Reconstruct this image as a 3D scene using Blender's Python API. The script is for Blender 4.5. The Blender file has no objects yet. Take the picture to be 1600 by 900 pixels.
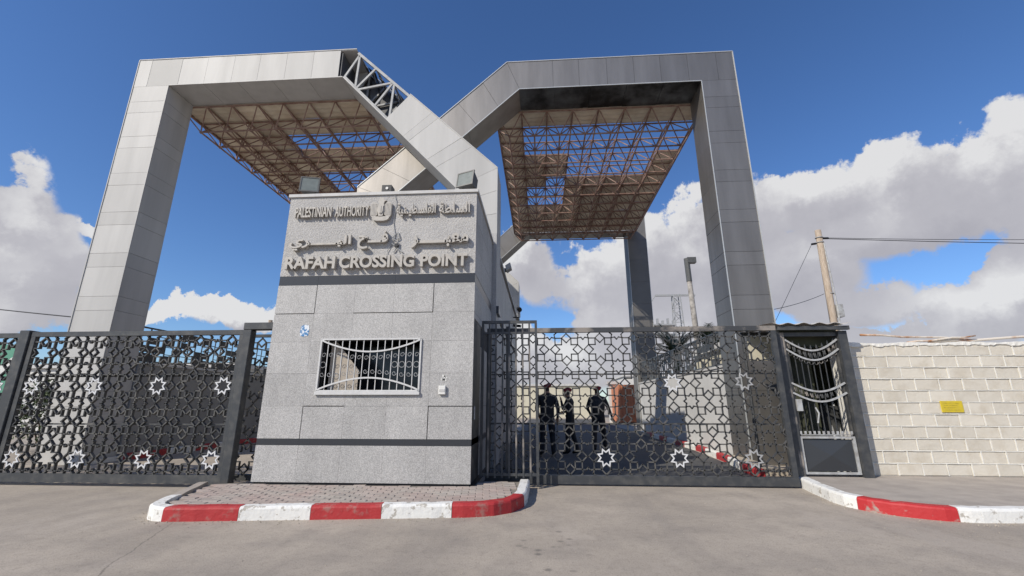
import bpy, bmesh, math, random
from mathutils import Vector, Matrix
R = math.radians
random.seed(7)
scn = bpy.context.scene
COL = scn.collection

# ------------------------------------------------------------------ camera
FPX, PITCH, YAW, CAMH = 677.0, R(14.9), R(3.7), 1.35
cam = bpy.data.cameras.new('camera'); camo = bpy.data.objects.new('camera', cam); COL.objects.link(camo)
camo.location = (0, 0, CAMH); camo.rotation_euler = (R(90) + PITCH, 0, YAW)
cam.sensor_width = 36; cam.lens = FPX / 1600 * 36; cam.clip_start = .05; cam.clip_end = 3000
scn.camera = camo
scn.render.resolution_x, scn.render.resolution_y = 1024, 576
scn.view_settings.view_transform = 'Standard'; scn.view_settings.look = 'None'
scn.view_settings.gamma = 1; scn.view_settings.exposure = 0.0

# ------------------------------------------------------------------ sun + sky
SUN_EL, SUN_AZ = R(37), R(46)          # azimuth measured from straight behind the viewer towards the left
to_sun = Vector((-math.sin(SUN_AZ) * math.cos(SUN_EL), -math.cos(SUN_AZ) * math.cos(SUN_EL), math.sin(SUN_EL)))
sl = bpy.data.lights.new('sun', 'SUN'); sl.energy = 4.4; sl.angle = R(.53); sl.color = (1, .935, .83)
so = bpy.data.objects.new('sun', sl); COL.objects.link(so); so.rotation_euler = to_sun.to_track_quat('Z', 'Y').to_euler()

def view_dir(u, v):                    # direction in the world of a point of the sky, for placing the clouds
    x = (u - 800) / FPX; z = (450 - v) / FPX
    c = (x, math.cos(PITCH) - z * math.sin(PITCH), math.sin(PITCH) + z * math.cos(PITCH))
    return Vector((c[0]*math.cos(YAW) - c[1]*math.sin(YAW), c[0]*math.sin(YAW) + c[1]*math.cos(YAW), c[2])).normalized()

def N(t, kind, **kw):
    n = t.nodes.new(kind)
    for k, v in kw.items():
        if k.startswith('i_'):
            key = k[2:].replace('_', ' '); n.inputs[key].default_value = v
        elif k.startswith('n_'): n.inputs[int(k[2:])].default_value = v
        else: setattr(n, k, v)
    return n
def MATH(t, op, a=None, b=None, c=None, clamp=False):
    n = t.nodes.new('ShaderNodeMath'); n.operation = op; n.use_clamp = clamp
    for i, q in enumerate((a, b, c)):
        if q is None: continue
        if isinstance(q, (int, float)): n.inputs[i].default_value = q
        else: t.links.new(q, n.inputs[i])
    return n.outputs[0]

def build_world():
    w = bpy.data.worlds.new('World'); scn.world = w; w.use_nodes = True
    t = w.node_tree; t.nodes.clear(); L = t.links.new
    # cloud density group: (azimuth, elevation) -> density
    g = bpy.data.node_groups.new('cloud_density', 'ShaderNodeTree')
    g.interface.new_socket('P', in_out='INPUT', socket_type='NodeSocketVector')
    g.interface.new_socket('D', in_out='OUTPUT', socket_type='NodeSocketFloat')
    gi = g.nodes.new('NodeGroupInput'); go = g.nodes.new('NodeGroupOutput'); GL = g.links.new
    sp = g.nodes.new('ShaderNodeSeparateXYZ'); GL(gi.outputs[0], sp.inputs[0])
    nz = N(g, 'ShaderNodeTexNoise', noise_dimensions='2D', i_Scale=5.2, i_Detail=12.0, i_Roughness=.63)
    GL(gi.outputs[0], nz.inputs['Vector'])
    warp = MATH(g, 'MULTIPLY', MATH(g, 'SUBTRACT', nz.outputs[0], .5), .16)
    ax = MATH(g, 'ADD', sp.outputs[0], warp); ey = MATH(g, 'SUBTRACT', sp.outputs[1], warp)
    blobs = [(10,300,85,75),(50,420,110,62),(20,490,140,52),(128,345,26,14),(85,390,60,40),(250,492,70,20),(385,497,75,26),
             (905,425,105,62),(1005,425,120,68),(1140,345,90,85),(1215,300,55,42),(1275,310,90,55),(1395,290,100,70),
             (1520,255,120,80),(1600,225,70,60),(1430,350,190,48),(1240,430,110,55),(940,492,70,26),(1100,470,90,50),
             (1490,490,150,55),(1590,455,90,50),(1370,520,120,25),(1700,300,160,110),(1800,430,200,80),(-130,380,140,90),(880,560,190,48),(1040,520,160,60),(60,350,70,60),(1320,470,120,40),(1130,420,110,70),(820,400,40,40)]
    rows = []
    for u, v, ru, rv in blobs:
        d = view_dir(u, v); e = view_dir(u + 1, v); k = view_dir(u, v - 1)
        az = math.atan2(d.x, d.y); el = math.asin(d.z)
        da = abs(math.atan2(e.x, e.y) - az); de = abs(math.asin(k.z) - el)
        rows.append((az, el, da * ru * 1.1, de * rv * 1.1))
    rnd = random.Random(3)
    for i in range(14):                # the same band of clouds goes on round the rest of the sky
        rows.append((R(75) + (i + .5) / 14 * R(220) + rnd.uniform(-.08, .08), rnd.uniform(.08, .36), rnd.uniform(.12, .3), rnd.uniform(.07, .13)))
    acc = None
    for az, el, ra, re in rows:
        if az > math.pi: az -= 2 * math.pi
        a = MATH(g, 'DIVIDE', MATH(g, 'SUBTRACT', ax, az), ra); e = MATH(g, 'DIVIDE', MATH(g, 'SUBTRACT', ey, el), re)
        r2 = MATH(g, 'ADD', MATH(g, 'MULTIPLY', a, a), MATH(g, 'MULTIPLY', e, e))
        q = MATH(g, 'SUBTRACT', 1.0, r2)
        acc = q if acc is None else MATH(g, 'SMOOTH_MAX', acc, q, .45)
    dens = MATH(g, 'ADD', MATH(g, 'MAXIMUM', acc, -1.2), MATH(g, 'MULTIPLY', MATH(g, 'SUBTRACT', nz.outputs[0], .52), 2.7))
    GL(dens, go.inputs[0])
    tc = N(t, 'ShaderNodeTexCoord'); s = N(t, 'ShaderNodeSeparateXYZ'); L(tc.outputs['Generated'], s.inputs[0])
    az = MATH(t, 'ARCTAN2', s.outputs[0], s.outputs[1]); el = MATH(t, 'ARCSINE', s.outputs[2])
    c1 = N(t, 'ShaderNodeCombineXYZ'); L(az, c1.inputs[0]); L(el, c1.inputs[1])
    c2 = N(t, 'ShaderNodeCombineXYZ'); L(MATH(t, 'SUBTRACT', az, .035), c2.inputs[0]); L(MATH(t, 'ADD', el, .055), c2.inputs[1])
    g1 = N(t, 'ShaderNodeGroup', node_tree=g); g2 = N(t, 'ShaderNodeGroup', node_tree=g)
    L(c1.outputs[0], g1.inputs[0]); L(c2.outputs[0], g2.inputs[0])
    mr = N(t, 'ShaderNodeMapRange', interpolation_type='SMOOTHSTEP'); L(g1.outputs[0], mr.inputs[0])
    mr.inputs[1].default_value = -.05; mr.inputs[2].default_value = .30
    diff = MATH(t, 'SUBTRACT', g1.outputs[0], g2.outputs[0])
    thin = MATH(t, 'MULTIPLY', MATH(t, 'SUBTRACT', .9, g1.outputs[0]), .28)
    lit = MATH(t, 'ADD', MATH(t, 'ADD', MATH(t, 'MULTIPLY', diff, .50), .36), thin, clamp=True)
    cr = N(t, 'ShaderNodeValToRGB'); L(lit, cr.inputs[0]); r = cr.color_ramp
    r.elements[0].position = 0; r.elements[0].color = (.43, .42, .455, 1)
    r.elements[1].position = 1; r.elements[1].color = (.77, .765, .765, 1)
    q = r.elements.new(.5); q.color = (.525, .515, .545, 1)
    sky = N(t, 'ShaderNodeTexSky', sky_type='NISHITA', sun_disc=False, sun_elevation=SUN_EL, altitude=60)
    sky.sun_rotation = math.atan2(to_sun.x, to_sun.y)
    sky.air_density = 1.0; sky.dust_density = .35; sky.ozone_density = 2.6
    b1 = N(t, 'ShaderNodeBackground', i_Strength=.115); b2 = N(t, 'ShaderNodeBackground', i_Strength=1.0)
    hs = N(t, 'ShaderNodeHueSaturation', i_Saturation=1.10); L(sky.outputs[0], hs.inputs['Color'])
    wb = N(t, 'ShaderNodeMix', data_type='RGBA', blend_type='MULTIPLY'); wb.inputs[0].default_value = 1; wb.inputs[7].default_value = (.80, .95, 1.20, 1); L(hs.outputs[0], wb.inputs[6])
    L(wb.outputs[2], b1.inputs[0]); L(cr.outputs[0], b2.inputs[0])
    up = MATH(t, 'GREATER_THAN', el, -.01)
    mx = N(t, 'ShaderNodeMixShader'); L(MATH(t, 'MULTIPLY', MATH(t, 'MULTIPLY', mr.outputs[0], .96), up), mx.inputs[0]); L(b1.outputs[0], mx.inputs[1]); L(b2.outputs[0], mx.inputs[2])
    o = N(t, 'ShaderNodeOutputWorld'); L(mx.outputs[0], o.inputs[0])
build_world()

# ------------------------------------------------------------------ materials
M = {}
def mat(name, col, rough=.6, metal=0., var=0., nscale=6., ndetail=6., col2=None, bump=0., bscale=40., speck=0., spscale=160., spec=.5, rnd=0., lo=.38, hi=.66, coord='Object', stretch=None):
    m = bpy.data.materials.new(name); m.use_nodes = True; t = m.node_tree; L = t.links.new
    b = t.nodes['Principled BSDF']; b.inputs['Roughness'].default_value = rough; b.inputs['Metallic'].default_value = metal
    b.inputs['Specular IOR Level'].default_value = spec
    tc = N(t, 'ShaderNodeNewGeometry'); src = tc.outputs['Position']
    if stretch:
        mp = N(t, 'ShaderNodeVectorMath', operation='MULTIPLY'); L(src, mp.inputs[0]); mp.inputs[1].default_value = stretch; src = mp.outputs[0]
    cur = None
    if col2 is not None or var:
        c2 = col2 if col2 is not None else tuple(x * (1 - var) for x in col)
        nz = N(t, 'ShaderNodeTexNoise', i_Scale=nscale, i_Detail=ndetail, i_Roughness=.6); L(src, nz.inputs['Vector'])
        mr = N(t, 'ShaderNodeMapRange'); mr.inputs[1].default_value = lo; mr.inputs[2].default_value = hi; L(nz.outputs[0], mr.inputs[0])
        mx = N(t, 'ShaderNodeMix', data_type='RGBA'); L(mr.outputs[0], mx.inputs[0]); mx.inputs[6].default_value = (*col, 1); mx.inputs[7].default_value = (*c2, 1); cur = mx.outputs[2]
    if speck:
        nz = N(t, 'ShaderNodeTexNoise', i_Scale=spscale, i_Detail=3.0, i_Roughness=.7); L(tc.outputs['Position'], nz.inputs['Vector'])
        mr = N(t, 'ShaderNodeMapRange'); mr.inputs[1].default_value = .35; mr.inputs[2].default_value = .65; mr.inputs[3].default_value = 1 - speck; mr.inputs[4].default_value = 1 + speck; L(nz.outputs[0], mr.inputs[0])
        mx = N(t, 'ShaderNodeMix', data_type='RGBA', blend_type='MULTIPLY'); mx.inputs[0].default_value = 1
        if cur: L(cur, mx.inputs[6])
        else: mx.inputs[6].default_value = (*col, 1)
        L(mr.outputs[0], mx.inputs[7]); cur = mx.outputs[2]
    if rnd:
        oi = N(t, 'ShaderNodeObjectInfo'); mr = N(t, 'ShaderNodeMapRange'); mr.inputs[3].default_value = 1 - rnd; mr.inputs[4].default_value = 1 + rnd * .6; L(oi.outputs['Random'], mr.inputs[0])
        mx = N(t, 'ShaderNodeMix', data_type='RGBA', blend_type='MULTIPLY'); mx.inputs[0].default_value = 1
        if cur: L(cur, mx.inputs[6])
        else: mx.inputs[6].default_value = (*col, 1)
        L(mr.outputs[0], mx.inputs[7]); cur = mx.outputs[2]
    if cur: L(cur, b.inputs['Base Color'])
    else: b.inputs['Base Color'].default_value = (*col, 1)
    if bump:
        nz = N(t, 'ShaderNodeTexNoise', i_Scale=bscale, i_Detail=6.0, i_Roughness=.65); L(tc.outputs['Position'], nz.inputs['Vector'])
        bp = N(t, 'ShaderNodeBump', i_Strength=bump, i_Distance=.02); L(nz.outputs[0], bp.inputs['Height']); L(bp.outputs[0], b.inputs['Normal'])
    M[name] = m; return m

mat('aluminium', (.30, .28, .255), rough=.47, metal=.76, var=.2, nscale=1.1, rnd=.06, spec=.5, stretch=(2.2, 2.2, .28), bump=.10, bscale=1.1)
mat('aluminium_shaded', (.20, .19, .178), rough=.55, metal=.45, var=.15, nscale=1.1)  # darker copy of aluminium; canopy shade put into the base colour
mat('aluminium_pale', (.50, .49, .468), rough=.62, metal=.06, var=.13, nscale=1.1, rnd=.06, spec=.32, stretch=(2.2, 2.2, .28), bump=.08, bscale=1.1)
mat('core_pale', (.24, .235, .225), rough=.6)
mat('aluminium_reflection', (.36, .355, .34), rough=.6, spec=.32, metal=.06, var=.07, nscale=1.2)  # one beam panel's odd grey reflection put into its colour
mat('edge_highlight', (.52, .53, .52), rough=.4, metal=.3)  # pale colour standing in for highlights on panel edges
mat('core_dark', (.14, .14, .14), rough=.6)
mat('dark_panel', (.035, .035, .037), rough=.55, col2=(.14, .14, .14), nscale=1.3)  # dark, unevenly grey colour inside the stripped bay
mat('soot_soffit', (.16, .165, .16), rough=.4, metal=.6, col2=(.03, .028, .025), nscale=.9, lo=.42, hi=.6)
mat('galv', (.36, .365, .365), rough=.6, metal=.1, var=.25, nscale=8)
mat('rust_steel', (.21, .115, .085), rough=.7, col2=(.36, .25, .20), nscale=5)
mat('deck', (.82, .73, .57), rough=.85, col2=(.62, .50, .365), nscale=1.4, rnd=.22)
mat('granite', (.415, .405, .39), rough=.55, var=.15, nscale=1.8, speck=.40, spscale=95, rnd=.07, stretch=(1.6, 1.6, .7))
mat('granite_rough', (.47, .455, .435), rough=.8, var=.12, nscale=2.2, speck=.22, spscale=60, bump=.9, bscale=38)
mat('granite_band', (.035, .037, .043), rough=.3, speck=.3, spscale=120)
mat('coping', (.56, .55, .53), rough=.7, var=.2, nscale=5)
mat('letter', (.46, .43, .385), rough=.55, var=.18, nscale=12)
mat('gate_black', (.042, .043, .044), rough=.5, col2=(.155, .145, .128), nscale=5, spec=.5, lo=.45, hi=.75)
mat('gate_frame', (.045, .048, .052), rough=.45, col2=(.10, .098, .092), nscale=6, lo=.45, hi=.75)
mat('gate_worn', (.05, .052, .055), rough=.5, col2=(.26, .23, .2), nscale=2.2, lo=.5, hi=.62)
mat('silver', (.70, .70, .70), rough=.45, metal=.1, var=.2, nscale=14)
mat('silver_faded', (.40, .40, .40), rough=.5, var=.3, nscale=14)
mat('stone', (.61, .565, .48), rough=.85, col2=(.50, .445, .355), nscale=4.2, bump=.3, bscale=22, rnd=.08, lo=.48, hi=.78)
mat('mortar', (.74, .715, .65), rough=.9, var=.12, nscale=8, bump=.4)
mat('wall_plaster', (.58, .575, .56), rough=.9, var=.14, nscale=1.4, bump=.2)
mat('wall_grey', (.30, .295, .28), rough=.9, var=.16, nscale=1.2)
mat('kerb_white', (.74, .73, .69), rough=.75, col2=(.42, .39, .34), nscale=11, lo=.575, hi=.625, bump=.5, bscale=18)
mat('kerb_red', (.40, .026, .028), rough=.65, col2=(.33, .13, .11), nscale=9, bump=.5, bscale=18, lo=.55, hi=.68)
mat('kerb_red_worn', (.44, .024, .026), rough=.6, col2=(.34, .27, .23), nscale=6, bump=.4, bscale=18, lo=.58, hi=.68)
mat('paver', (.38, .34, .295), rough=.9, col2=(.40, .31, .27), nscale=1.6, rnd=.13, bump=.3)
mat('paver_bed', (.25, .225, .19), rough=.95, var=.3, nscale=20)
mat('slab_pavement', (.33, .29, .25), rough=.92, col2=(.42, .37, .315), nscale=2.6, bump=.25, speck=.1)
mat('white_iron', (.60, .595, .58), rough=.5, var=.12, nscale=15)
mat('grey_iron', (.44, .45, .45), rough=.5, col2=(.28, .27, .26), nscale=9)
mat('room_dark', (.03, .03, .032), rough=.8)
mat('board', (.42, .37, .31), rough=.8, var=.14, nscale=30)  # beige of the window's bright reflection, made as a solid piece
mat('flood_body', (.10, .10, .095), rough=.5, var=.3, nscale=12)
mat('flood_glass', (.20, .22, .20), rough=.18, var=.2, nscale=10)
mat('plastic_black', (.012, .012, .013), rough=.4)
mat('plastic_white', (.70, .69, .65), rough=.5)
mat('yellow', (.62, .47, .02), rough=.5, col2=(.52, .40, .05), nscale=20)
mat('wood_pole', (.46, .38, .30), rough=.85, col2=(.30, .235, .175), nscale=9, stretch=(4, 4, .5))
mat('wood_white', (.62, .56, .48), rough=.85, col2=(.36, .18, .09), nscale=3, lo=.52, hi=.66)
mat('concrete_pole', (.36, .335, .30), rough=.9, col2=(.15, .135, .12), nscale=3)
mat('cable', (.02, .02, .022), rough=.6)
mat('corrugated', (.60, .58, .54), rough=.55, col2=(.42, .38, .34), nscale=4)
mat('panel_slate', (.04, .044, .05), rough=.4)
mat('kiosk_olive', (.06, .064, .036), rough=.8, var=.3, nscale=3)
mat('cream_paint', (.58, .54, .42), rough=.85, var=.12, nscale=2)
mat('orange_paint', (.55, .20, .095), rough=.6, var=.15, nscale=3)
mat('blue_plastic', (.02, .10, .42), rough=.45)
mat('sticker', (.70, .73, .76), rough=.6, col2=(.05, .20, .42), nscale=22, lo=.47, hi=.53)
mat('uniform', (.018, .019, .024), rough=.85, var=.4, nscale=14)
mat('uniform_vest', (.028, .03, .034), rough=.8, var=.3, nscale=20)
mat('boot', (.012, .012, .012), rough=.45)
mat('skin', (.36, .21, .14), rough=.6)
mat('hair', (.012, .010, .009), rough=.6)
mat('beret', (.20, .018, .022), rough=.9)
mat('bark', (.16, .115, .075), rough=.95, var=.4, nscale=10)
mat('palm_leaf', (.065, .085, .03), rough=.6, var=.35, nscale=3)
mat('leaf', (.055, .085, .025), rough=.6, var=.4, nscale=4)
mat('far_white', (.62, .61, .58), rough=.9, var=.12, nscale=.8)
mat('window_dark', (.03, .035, .04), rough=.2)
mat('green_sign', (.10, .30, .20), rough=.5)
mat('lane_asphalt_shaded', (.062, .062, .064), rough=.85, col2=(.10, .098, .092), nscale=1.2, speck=.15)  # darker asphalt, with the building's shadow also put into the colour
mat('sand', (.45, .39, .31), rough=.95, var=.2, nscale=2)

def ground_material():
    m = bpy.data.materials.new('asphalt_dusty'); m.use_nodes = True; t = m.node_tree; L = t.links.new; M['ground'] = m
    b = t.nodes['Principled BSDF']; b.inputs['Roughness'].default_value = .9; b.inputs['Specular IOR Level'].default_value = .3
    P = N(t, 'ShaderNodeNewGeometry').outputs['Position']
    def noise(scale, detail=6., rough=.6, stretch=None):
        v = P
        if stretch:
            q = N(t, 'ShaderNodeVectorMath', operation='MULTIPLY'); L(P, q.inputs[0]); q.inputs[1].default_value = stretch; v = q.outputs[0]
        n = N(t, 'ShaderNodeTexNoise', i_Scale=scale, i_Detail=detail, i_Roughness=rough); L(v, n.inputs['Vector']); return n.outputs[0]
    def rng(x, a, bb, c=0., d=1.):
        n = N(t, 'ShaderNodeMapRange'); L(x, n.inputs[0])
        for i, q in enumerate((a, bb, c, d)): n.inputs[i + 1].default_value = q
        return n.outputs[0]
    def mix(f, a, bb, bt='MIX'):
        n = N(t, 'ShaderNodeMix', data_type='RGBA', blend_type=bt)
        for i, q in ((0, f), (6, a), (7, bb)):
            if isinstance(q, tuple): n.inputs[i].default_value = (*q, 1)
            elif isinstance(q, (int, float)): n.inputs[i].default_value = q
            else: L(q, n.inputs[i])
        return n.outputs[2]
    base = mix(rng(noise(.45), .35, .68), (.36, .312, .255), (.485, .42, .343))          # dust lying on old asphalt
    base = mix(rng(noise(1.7, 5), .45, .72, 0, .6), base, (.275, .242, .208))
    base = mix(rng(noise(.8, 4, .55, (1, .16, 1)), .5, .72, 0, .55), base, (.27, .238, .206))  # wheel tracks in and out of the gate
    base = mix(rng(noise(70, 4, .7), .3, .7, .70, 1.27), (0, 0, 0), base)
    base = mix(rng(noise(13, 5, .65), .3, .7, .86, 1.13), (0, 0, 0), base)
    base = mix(rng(noise(.55, 7, .7, (1, .5, 1)), .54, .60, 0, .35), base, (.47, .41, .345))       # drifts of pale dust with ragged edges
    vg = N(t, 'ShaderNodeTexVoronoi', feature='F1', i_Scale=26.0); L(P, vg.inputs['Vector'])
    base = mix(rng(vg.outputs['Distance'], .10, .22, .55, 0), base, (.20, .178, .155))             # worn aggregate
    # long straight cracks
    wob = MATH(t, 'MULTIPLY', MATH(t, 'SUBTRACT', noise(2.2, 6, .65), .5), .22)
    sq = N(t, 'ShaderNodeSeparateXYZ'); L(P, sq.inputs[0])
    for (ax_, ay_), (bx_, by_), wd_ in (((-3.55, 3.6), (-4.35, 5.42), .006),):
        ln = math.hypot(bx_-ax_, by_-ay_); tx_, ty_ = (bx_-ax_)/ln, (by_-ay_)/ln
        dx_ = MATH(t, 'SUBTRACT', sq.outputs[0], ax_); dy_ = MATH(t, 'SUBTRACT', sq.outputs[1], ay_)
        al = MATH(t, 'ADD', MATH(t, 'MULTIPLY', dx_, tx_), MATH(t, 'MULTIPLY', dy_, ty_))
        pe = MATH(t, 'ABSOLUTE', MATH(t, 'ADD', MATH(t, 'SUBTRACT', MATH(t, 'MULTIPLY', dx_, ty_), MATH(t, 'MULTIPLY', dy_, tx_)), wob))
        base = mix(MATH(t, 'MULTIPLY', rng(pe, wd_*.4, wd_*1.8, .55, 0), MATH(t, 'MULTIPLY', rng(al, -.1, .2), rng(al, ln - .2, ln + .1, 1, 0))), base, (.12, .105, .09))
    # cracks and sealed joints
    v = N(t, 'ShaderNodeTexVoronoi', feature='DISTANCE_TO_EDGE', i_Scale=.23)
    wv = N(t, 'ShaderNodeVectorMath', operation='ADD'); nn = N(t, 'ShaderNodeTexNoise', i_Scale=1.3, i_Detail=5.0); L(P, nn.inputs['Vector'])
    sc = N(t, 'ShaderNodeVectorMath', operation='SCALE', i_Scale=.8); L(nn.outputs['Color'], sc.inputs[0]); L(P, wv.inputs[0]); L(sc.outputs[0], wv.inputs[1]); L(wv.outputs[0], v.inputs['Vector'])
    base = mix(MATH(t, 'MULTIPLY', rng(v.outputs['Distance'], .0, .006, 1, 0), rng(noise(.5), .52, .62, 0, .3)), base, (.13, .12, .105))
    # oil drips in the lane
    vs = N(t, 'ShaderNodeTexVoronoi', feature='F1', i_Scale=5.0); L(P, vs.inputs['Vector'])
    sp = N(t, 'ShaderNodeSeparateXYZ'); L(P, sp.inputs[0])
    lane = MATH(t, 'MULTIPLY', rng(MATH(t, 'ABSOLUTE', MATH(t, 'SUBTRACT', sp.outputs[0], .05)), .15, .55, 1, 0), rng(MATH(t, 'ABSOLUTE', MATH(t, 'SUBTRACT', sp.outputs[1], 4.5)), .5, 1.3, 1, 0))
    base = mix(MATH(t, 'MULTIPLY', rng(vs.outputs['Distance'], .12, .24, .62, 0), lane), base, (.10, .093, .083))
    L(base, b.inputs['Base Color'])
    bp = N(t, 'ShaderNodeBump', i_Strength=.45, i_Distance=.012); L(noise(60, 5, .7), bp.inputs['Height']); L(bp.outputs[0], b.inputs['Normal'])
ground_material()

# ------------------------------------------------------------------ mesh helpers
class MB:
    def __init__(s): s.v = []; s.f = []; s.mi = []
    def add(s, vs, fs, mi=0):
        n = len(s.v); s.v += [tuple(x) for x in vs]; s.f += [tuple(i + n for i in f) for f in fs]; s.mi += [mi] * len(fs); return s
    def box(s, x0, x1, y0, y1, z0, z1, mi=0):
        return s.add([(x0,y0,z0),(x1,y0,z0),(x1,y1,z0),(x0,y1,z0),(x0,y0,z1),(x1,y0,z1),(x1,y1,z1),(x0,y1,z1)],
              [(3,2,1,0),(4,5,6,7),(0,1,5,4),(1,2,6,5),(2,3,7,6),(3,0,4,7)], mi)
    def slab(s, q, nrm, th, mi=0):          # quad q (4 points) grown along nrm
        n = Vector(nrm).normalized() * th
        a = [Vector(p) for p in q]; b = [p + n for p in a]
        flip = (a[1]-a[0]).cross(a[2]-a[0]).dot(n) > 0
        fs = [(3,2,1,0),(4,5,6,7),(0,1,5,4),(1,2,6,5),(2,3,7,6),(3,0,4,7)]
        if not flip: fs = [f[::-1] for f in fs]
        return s.add(a + b, fs, mi)
    def prism(s, poly, d0, d1, axis='y', mi=0):  # polygon extruded along an axis
        n = len(poly)
        def P(a, b, d): return (a, d, b) if axis == 'y' else (d, a, b) if axis == 'x' else (a, b, d)
        vs = [P(a, b, d0) for a, b in poly] + [P(a, b, d1) for a, b in poly]
        fs = [tuple(range(n)), tuple(range(2*n-1, n-1, -1))] + [(i, i+n, (i+1)%n+n, (i+1)%n) for i in range(n)]
        return s.add(vs, fs, mi)
    def tube(s, pts, r, n=6, closed=False, r2=None, mi=0):
        pts = [Vector(p) for p in pts]; k = len(pts); base = len(s.v); rings = []
        up = None
        for i, p in enumerate(pts):
            if closed: d = pts[(i+1) % k] - pts[i-1]
            else: d = pts[min(i+1, k-1)] - pts[max(i-1, 0)]
            if d.length < 1e-9: d = Vector((0,0,1))
            d.normalize()
            if up is None: up = Vector((0,0,1)) if abs(d.z) < .9 else Vector((1,0,0))
            x = d.cross(up)
            if x.length < 1e-6: x = d.cross(Vector((1,.3,0)))
            x.normalize(); y = x.cross(d).normalized(); up = y
            rr = r if r2 is None else r + (r2 - r) * i / max(1, k-1)
            rings.append([p + (x*math.cos(2*math.pi*j/n) + y*math.sin(2*math.pi*j/n)) * rr for j in range(n)])
        vs = [q for g in rings for q in g]; fs = []
        m = k if closed else k - 1
        for i in range(m):
            a = i*n; b = ((i+1) % k)*n
            for j in range(n): fs.append((a+j, a+(j+1)%n, b+(j+1)%n, b+j))
        if not closed: fs.append(tuple(range(n-1,-1,-1))); fs.append(tuple((k-1)*n + j for j in range(n)))
        return s.add(vs, fs, mi)
    def bar(s, p, q, w, d, side=(0,1,0), mi=0):   # rectangular bar; side = direction of depth d
        p, q = Vector(p), Vector(q); t = (q-p).normalized(); sd = Vector(side); sd = (sd - t*sd.dot(t)).normalized(); u = t.cross(sd)
        a = [p + u*i*w/2 + sd*j*d/2 for i, j in ((-1,-1),(1,-1),(1,1),(-1,1))]; b = [x + (q-p) for x in a]
        return s.add(a + b, [(0,1,2,3),(7,6,5,4),(0,4,5,1),(1,5,6,2),(2,6,7,3),(3,7,4,0)], mi)
    def build(s, name, m, parent=None, smooth=False, loc=None):
        me = bpy.data.meshes.new(name); me.from_pydata(s.v, [], s.f)
        for k in (m if isinstance(m, (list, tuple)) else [m]): me.materials.append(M[k] if isinstance(k, str) else k)
        if isinstance(m, (list, tuple)): me.polygons.foreach_set('material_index', s.mi)
        b = bmesh.new(); b.from_mesh(me); bmesh.ops.recalc_face_normals(b, faces=b.faces); b.to_mesh(me); b.free()
        if smooth: me.polygons.foreach_set('use_smooth', [True]*len(me.polygons))
        me.update(); return link(name, me, parent, loc)
def link(name, me, parent=None, loc=None):
    o = bpy.data.objects.new(name, me); COL.objects.link(o)
    if parent is not None: attach(o, parent)
    if loc is not None: o.location = loc
    return o
def attach(o, parent):                      # child mesh keeps its world coordinates
    o.parent = parent; r = parent; off = Vector((0,0,0))
    while r is not None:
        off += r.location
        if r.parent is not None: off += r.matrix_parent_inverse.translation
        r = r.parent
    o.matrix_parent_inverse = Matrix.Translation(-off)
def thing(name, label, cat, loc=(0,0,0), group=None):
    o = bpy.data.objects.new(name, None); o.empty_display_size = .2; COL.objects.link(o); o.location = loc
    return tag(o, label, cat, group)
def tag(o, label, cat, group=None):
    o['label'] = label; o['category'] = cat
    if group: o['group'] = group
    return o
def struct(o): o['kind'] = 'structure'; return o
def bevel(o, w, seg=1):
    b = bmesh.new(); b.from_mesh(o.data); bmesh.ops.bevel(b, geom=b.edges[:], offset=w, segments=seg, affect='EDGES', profile=.6); b.to_mesh(o.data); b.free(); return o
def lerp(a, b, t): return Vector(a) + (Vector(b) - Vector(a)) * t

# ------------------------------------------------------------------ ground
g = MB(); g.add([(-600,-300,0),(600,-300,0),(600,900,0),(-600,900,0)], [(0,1,2,3)])
struct(g.build('ground', 'ground'))
struct(MB().add([(-1.05,8.25,.004),(4.05,8.25,.004),(4.5,14,.004),(4.5,40,.004),(-1.05,40,.004)], [(0,1,2,3,4)]).build('lane', 'lane_asphalt_shaded'))  # lane sheet; asphalt tone deepened with the building's shade

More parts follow.
